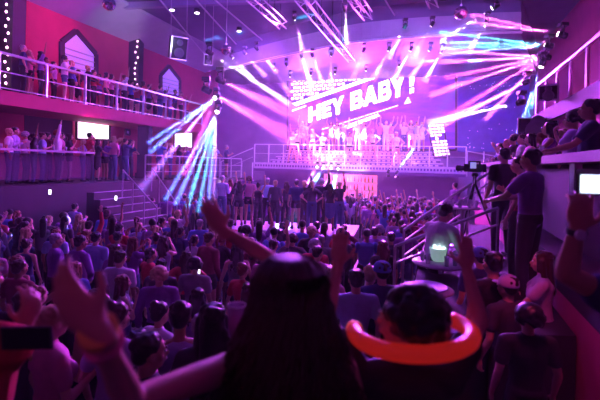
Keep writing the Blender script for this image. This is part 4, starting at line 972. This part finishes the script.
def beam(p, q, col, W, ang, blend=.35, r=.03, t=None, L=None, k=1.0):
    "a spot lamp, and the lit haze of its cone as a part of the stage light"
    p = Vector(p); q = Vector(q); d = (q - p).normalized(); th = math.radians(ang); dens = round(k * .0105 / th, 3)
    if t is not None:
        if dens not in M_bh:
            m = bpy.data.materials.new('beam haze'); m.use_nodes = True; nt = m.node_tree; nt.nodes.clear(); on = nt.nodes.new('ShaderNodeOutputMaterial'); sn = nt.nodes.new('ShaderNodeVolumeScatter')
            sn.inputs['Density'].default_value = dens; sn.inputs['Anisotropy'].default_value = 0; nt.links.new(sn.outputs[0], on.inputs['Volume']); M_bh[dens] = m
        L = L or (q - p).length; X = V(0, 0, 1).rotation_difference(d).to_matrix().to_4x4(); ra = math.tan(th / 2)
        obj('beam_haze_cone', MB().lathe([(r + .01, .07), (r + .02 + L * ra, L)], 16, X), M_bh[dens], t, True)  # denser haze added inside the cone so the beam shows
    o = bpy.data.objects.new('beam_light', lampdata(col, W * BEAM, ang, blend, r)); COL.objects.link(o)
    o.location = p + d * .05; o.rotation_euler = d.to_track_quat('-Z', 'Y').to_euler(); LN[0] += 1
PK = (1, .14, .8); MG = (.95, .08, .6); VI = (.5, .2, 1); BL = (.2, .4, 2.6); CY = (.15, 1.0, 1.9); WH = (.95, .75, 1); TL = (.05, .85, .85)
# left fans
def fan(label, group, px, py, Y, targets, W, ang, hang=True, big=1.0):
    p = P(px, py, Y); q0 = P(targets[0][0], targets[0][1], targets[0][2]); t = fixture(p, q0, label, group, big, hang)
    for x, y, Yt, c, k in targets: beam(p, P(x, y, Yt), c, W * k, ang, t=t)
fan('stage light throwing blue and pink beams down over the left stairs', None, 215, 98, 15.5, [(150, 152, 12, BL, .9), (148, 143, 13, BL, .7), (172, 150, 12.5, PK, .9), (184, 175, 12, MG, .8), (140, 190, 11, BL, .6)], 9000, 2.4)
fan('stage light throwing the cyan beam fan down onto the left crowd', None, 217, 112, 15, [(165, 200, 12, BL, 1), (175, 205, 12, BL, 1.4), (187, 208, 12, CY, .9), (198, 212, 12, CY, .6), (208, 205, 12.5, BL, 1.0), (213, 215, 12.5, VI, .8)], 9000, 2.2)
for k, (x, y, tx, ty, lb) in enumerate(((224, 82, 315, 125, 'upper of two pink lamps left of the stage'), (210, 92, 300, 142, 'lower of two pink lamps left of the stage'))):
    p = P(x, y, 17); t = fixture(p, P(tx, ty, 21), lb, None, 1.5); beam(p, P(tx, ty, 21), PK, 3800, 13, .7, .06, t=t)
p = P(212, 54, 16); t = fixture(p, P(300, 110, 21), 'lamp by the left mirror ball with a white beam', None, 1.1); beam(p, P(290, 104, 20), WH, 9000, 3.5, t=t)
# right fans
fan('upper right lamp with a teal and blue beam fan', None, 545, 45, 13, [(440, 32, 15, TL, 1), (440, 42, 15, CY, 1.1), (440, 48, 15.5, TL, 1.2), (440, 55, 16, BL, 1)], 9000, 2.4)
fan('upper right lamp with a wide magenta beam fan', None, 543, 57, 13.5, [(440, 50, 17, PK, 1), (440, 62, 17, PK, 1), (445, 78, 17, MG, 1.1), (430, 95, 18, PK, 1), (450, 115, 18, MG, 1), (485, 120, 18, PK, .8)], 11000, 3.2)
fan('topmost right lamp with magenta beams', None, 558, 34, 12, [(460, 12, 13, MG, .8), (470, 22, 13, PK, .8), (530, 48, 13, MG, 1)], 9000, 3)
fan('right lamp with a soft pink beam towards the dancers', None, 524, 83, 14, [(440, 125, 19, PK, 1.3)], 12000, 5, True)
fan('low right lamp with a pale pink beam above the right guests', None, 518, 103, 12.5, [(430, 122, 17, WH, 1)], 9000, 4, True)
fan('right lamp with a blue beam straight down', None, 541, 67, 12.8, [(515, 140, 12.8, BL, 1.4), (520, 150, 12.8, CY, .7)], 8000, 3, True)
fan('long white beam lamp near the upper right mirror ball', None, 492, 8, 13, [(440, 42, 14, WH, 1.3)], 9000, 2.6)
# small lamps on the canopy edge with short cones
tops = [(233, 58, 21.5, 248, 74), (246, 54, 21, 258, 68), (258, 50, 20.5, 268, 62), (275, 70, 22, 288, 92), (287, 66, 21.5, 293, 80), (295, 20, 18, 300, 40), (302, 58, 20.5, 308, 76), (313, 57, 20, 320, 76), (331, 56, 19.5, 331, 76), (345, 11, 15, 346, 26), (363, 52, 19, 357, 68), (388, 51, 18.5, 378, 70), (410, 51, 18, 398, 72), (429, 51, 17.8, 416, 70), (441, 53, 17.5, 430, 72), (404, 28, 16, 397, 42), (431, 26, 16, 422, 42), (486, 22, 15.5, 478, 36)]
for k, (x, y, Yd, tx, ty) in enumerate(tops):
    p = PZ(x, y, 8.1) if y > 45 else P(x, y, Yd); q = P(tx, ty, p.y + .4); q = p + (q - p) * 5
    t = fixture(p, q, 'small lamp with a short soft cone, %s from the left along the curved canopy' % ('first second third fourth fifth sixth seventh eighth ninth tenth eleventh twelfth thirteenth fourteenth fifteenth sixteenth seventeenth eighteenth'.split()[k]), 'small lamps on the canopy edge', .8)
    beam(p, q, [WH, VI, (.8, .45, 1)][k % 3], 560, 11, .5, .02, t=t, L=1.4, k=13)
for k, (x, y) in enumerate(((311, 75), (335, 74), (366, 71), (399, 67), (290, 77))):
    p = P(x, y, 20.5); t = fixture(p, p + V(0, .3, -1), 'magenta lamp low over the video screen, number %s in its row' % ('one', 'two', 'three', 'four', 'five')[k], 'magenta lamps above the screen', .7); beam(p, p + V(0, .4, -1), MG, 150, 20, .6, .02, t=t, L=1.0, k=14)
# uplights under the stage edge
for k, (x, y, Yd, tx, ty, c, w) in enumerate(((317, 167, 20.6, 306, 186, PK, 1), (323, 168, 20.5, 312, 186, CY, 1), (331, 168, 20.4, 325, 186, PK, 1), (338, 169, 20.3, 330, 200, CY, 1.6))):
    p = P(x, y, Yd); q = P(tx, ty, Yd - 2.5); t = fixture(p, q, ('first pink', 'first cyan', 'second pink', 'second cyan')[k] + ' lamp under the stage edge shining down to the podium', 'lamps under the stage edge', .7); beam(p, q, c, 6500 * w, 3.6, t=t, k=3)
for k, (x, y, tx, ty, c) in enumerate(((398, 171, 414, 148, CY), (389, 170, 396, 152, PK))):
    p = P(x, y, 19.2); q = P(tx, ty, 19.4); t = fixture(p, q, ('cyan', 'pink')[k] + ' lamp at the stage foot shining up past the dancers', None, .7, False); beam(p, q, c, 5200, 5, t=t)
# washes: stage and ceiling lamps, plus unseen spots added for walls, haze and foreground
def wash(p, q, col, W, ang, r=.25, bl=.7):
    p = Vector(p); q = Vector(q); o = bpy.data.objects.new('wash_light', lampdata(col, W * WASH, ang, bl, r)); COL.objects.link(o); o.location = p; o.rotation_euler = (q - p).to_track_quat('-Z', 'Y').to_euler(); LN[0] += 1
for k in range(4): wash(st(1.2 + k * 2.9, -1.8, 8.0), st(1.2 + k * 2.9, 1.6, ZS), [(1, .45, .9), (.9, .4, 1)][k % 2], 900, 100)
for k in range(3): wash(st(2 + k * 3.2, 3.8, 7.8), V(-3 + k * 2.4, 7, 0), [(.38, .07, 1), (.68, .07, .95), (.5, .07, 1)][k], 25000, 95, .3)
wash(V(-3, 12, 9.6), V(-6, 9, 0), (.16, .06, 1), 2300, 110, .4); wash(V(0, 7, 9.6), V(-2, 6, 0), (.3, .06, .85), 600, 120, .4); wash(V(-1, 17, 9.6), V(-1, 14, 0), (.7, .14, .9), 6000, 110, .4)
wash(V(-6, 16, 9.3), V(-12, 15, 6), (.9, .05, .5), 1800, 90, .3); wash(V(-7, 7, 8), V(-11.5, 12, 5.5), (.7, .05, .5), 900, 95, .3)
wash(V(-8, 9, 4.6), V(-11.5, 12, 3.3), (.9, .06, .5), 160, 120, .2); wash(V(-7.9, 15, 4.55), V(-9.5, 17, 3.3), (.8, .06, .6), 200, 120, .2)
wash(V(4, 10, 8.5), V(9.5, 8, 3.5), (.7, .12, .9), 800, 95, .3); wash(V(3, 13, 6), V(4.5, 5, 2.6), (.75, .12, .8), 300, 70, .25); wash(V(6.3, 6.2, 4.3), V(7.5, 5.5, 2.5), (1, .08, .5), 130, 130, .2)
wash(st(3, .3, 2.6), st(5, -6, 0), (.8, .15, .9), 700, 150, .2); wash(st(7, .3, 2.6), st(7, -6, 0), (.8, .15, .9), 700, 150, .2); wash(st(5.2, .4, 2.6), st(5.2, 2, .6), (.9, .15, .9), 350, 150, .2)
wash(V(5, 15, 8), V(9, 23, 4), (.12, .08, 1), 5000, 100, .3); wash(V(-2.5, 17, 8), V(-3.5, 27, 5), (.35, .08, 1), 4500, 100, .3); wash(V(2, 9, 9.6), V(2, 22, 9.6), (.35, .15, 1), 4500, 150, .4); wash(V(-6, 8, 6), V(-4, 15, 10), (.3, .12, 1), 3800, 120, .4)  # unseen spots added to colour the back wall and ceiling
wash(V(1.5, 2.5, 3.7), V(2.35, 3.3, 1.5), (1, .05, .25), 130, 70, .1)  # unseen red spot added to brighten the right mezzanine wall
wash(V(-1.2, -.6, 4.3), V(0, 1.3, 2.4), (1, .1, .3), 16, 90, .2)  # unseen reddish fill added for the foreground people
wash(P(212, 95, 16.5), P(330, 100, 20), (1, .13, .8), 1500, 60, .2); wash(P(535, 60, 14), P(420, 90, 20), (1, .15, .85), 1500, 60, .2)  # bare pink spots added to make the stage haze glow
wash(V(-4, 14, 7), P(118, 22, 19), (.6, .75, 1), 1500, 32, .15, .9)
print('lights', LN[0])
W = bpy.data.worlds.new('world'); S.world = W; W.use_nodes = True; W.node_tree.nodes['Background'].inputs[0].default_value = (.1, .03, .2, 1); W.node_tree.nodes['Background'].inputs[1].default_value = .05
S.view_settings.view_transform = 'Standard'; S.view_settings.look = 'None'; S.view_settings.gamma = 1; S.view_settings.use_curve_mapping = False; S.view_settings.exposure = EXPO
S.cycles.use_denoising = True; S.cycles.volume_bounces = 0; S.cycles.max_bounces = 5; S.cycles.diffuse_bounces = 2; S.cycles.glossy_bounces = 2; S.cycles.transparent_max_bounces = 12; S.cycles.use_light_tree = True
S.cycles.sample_clamp_indirect = 6; S.cycles.use_adaptive_sampling = False
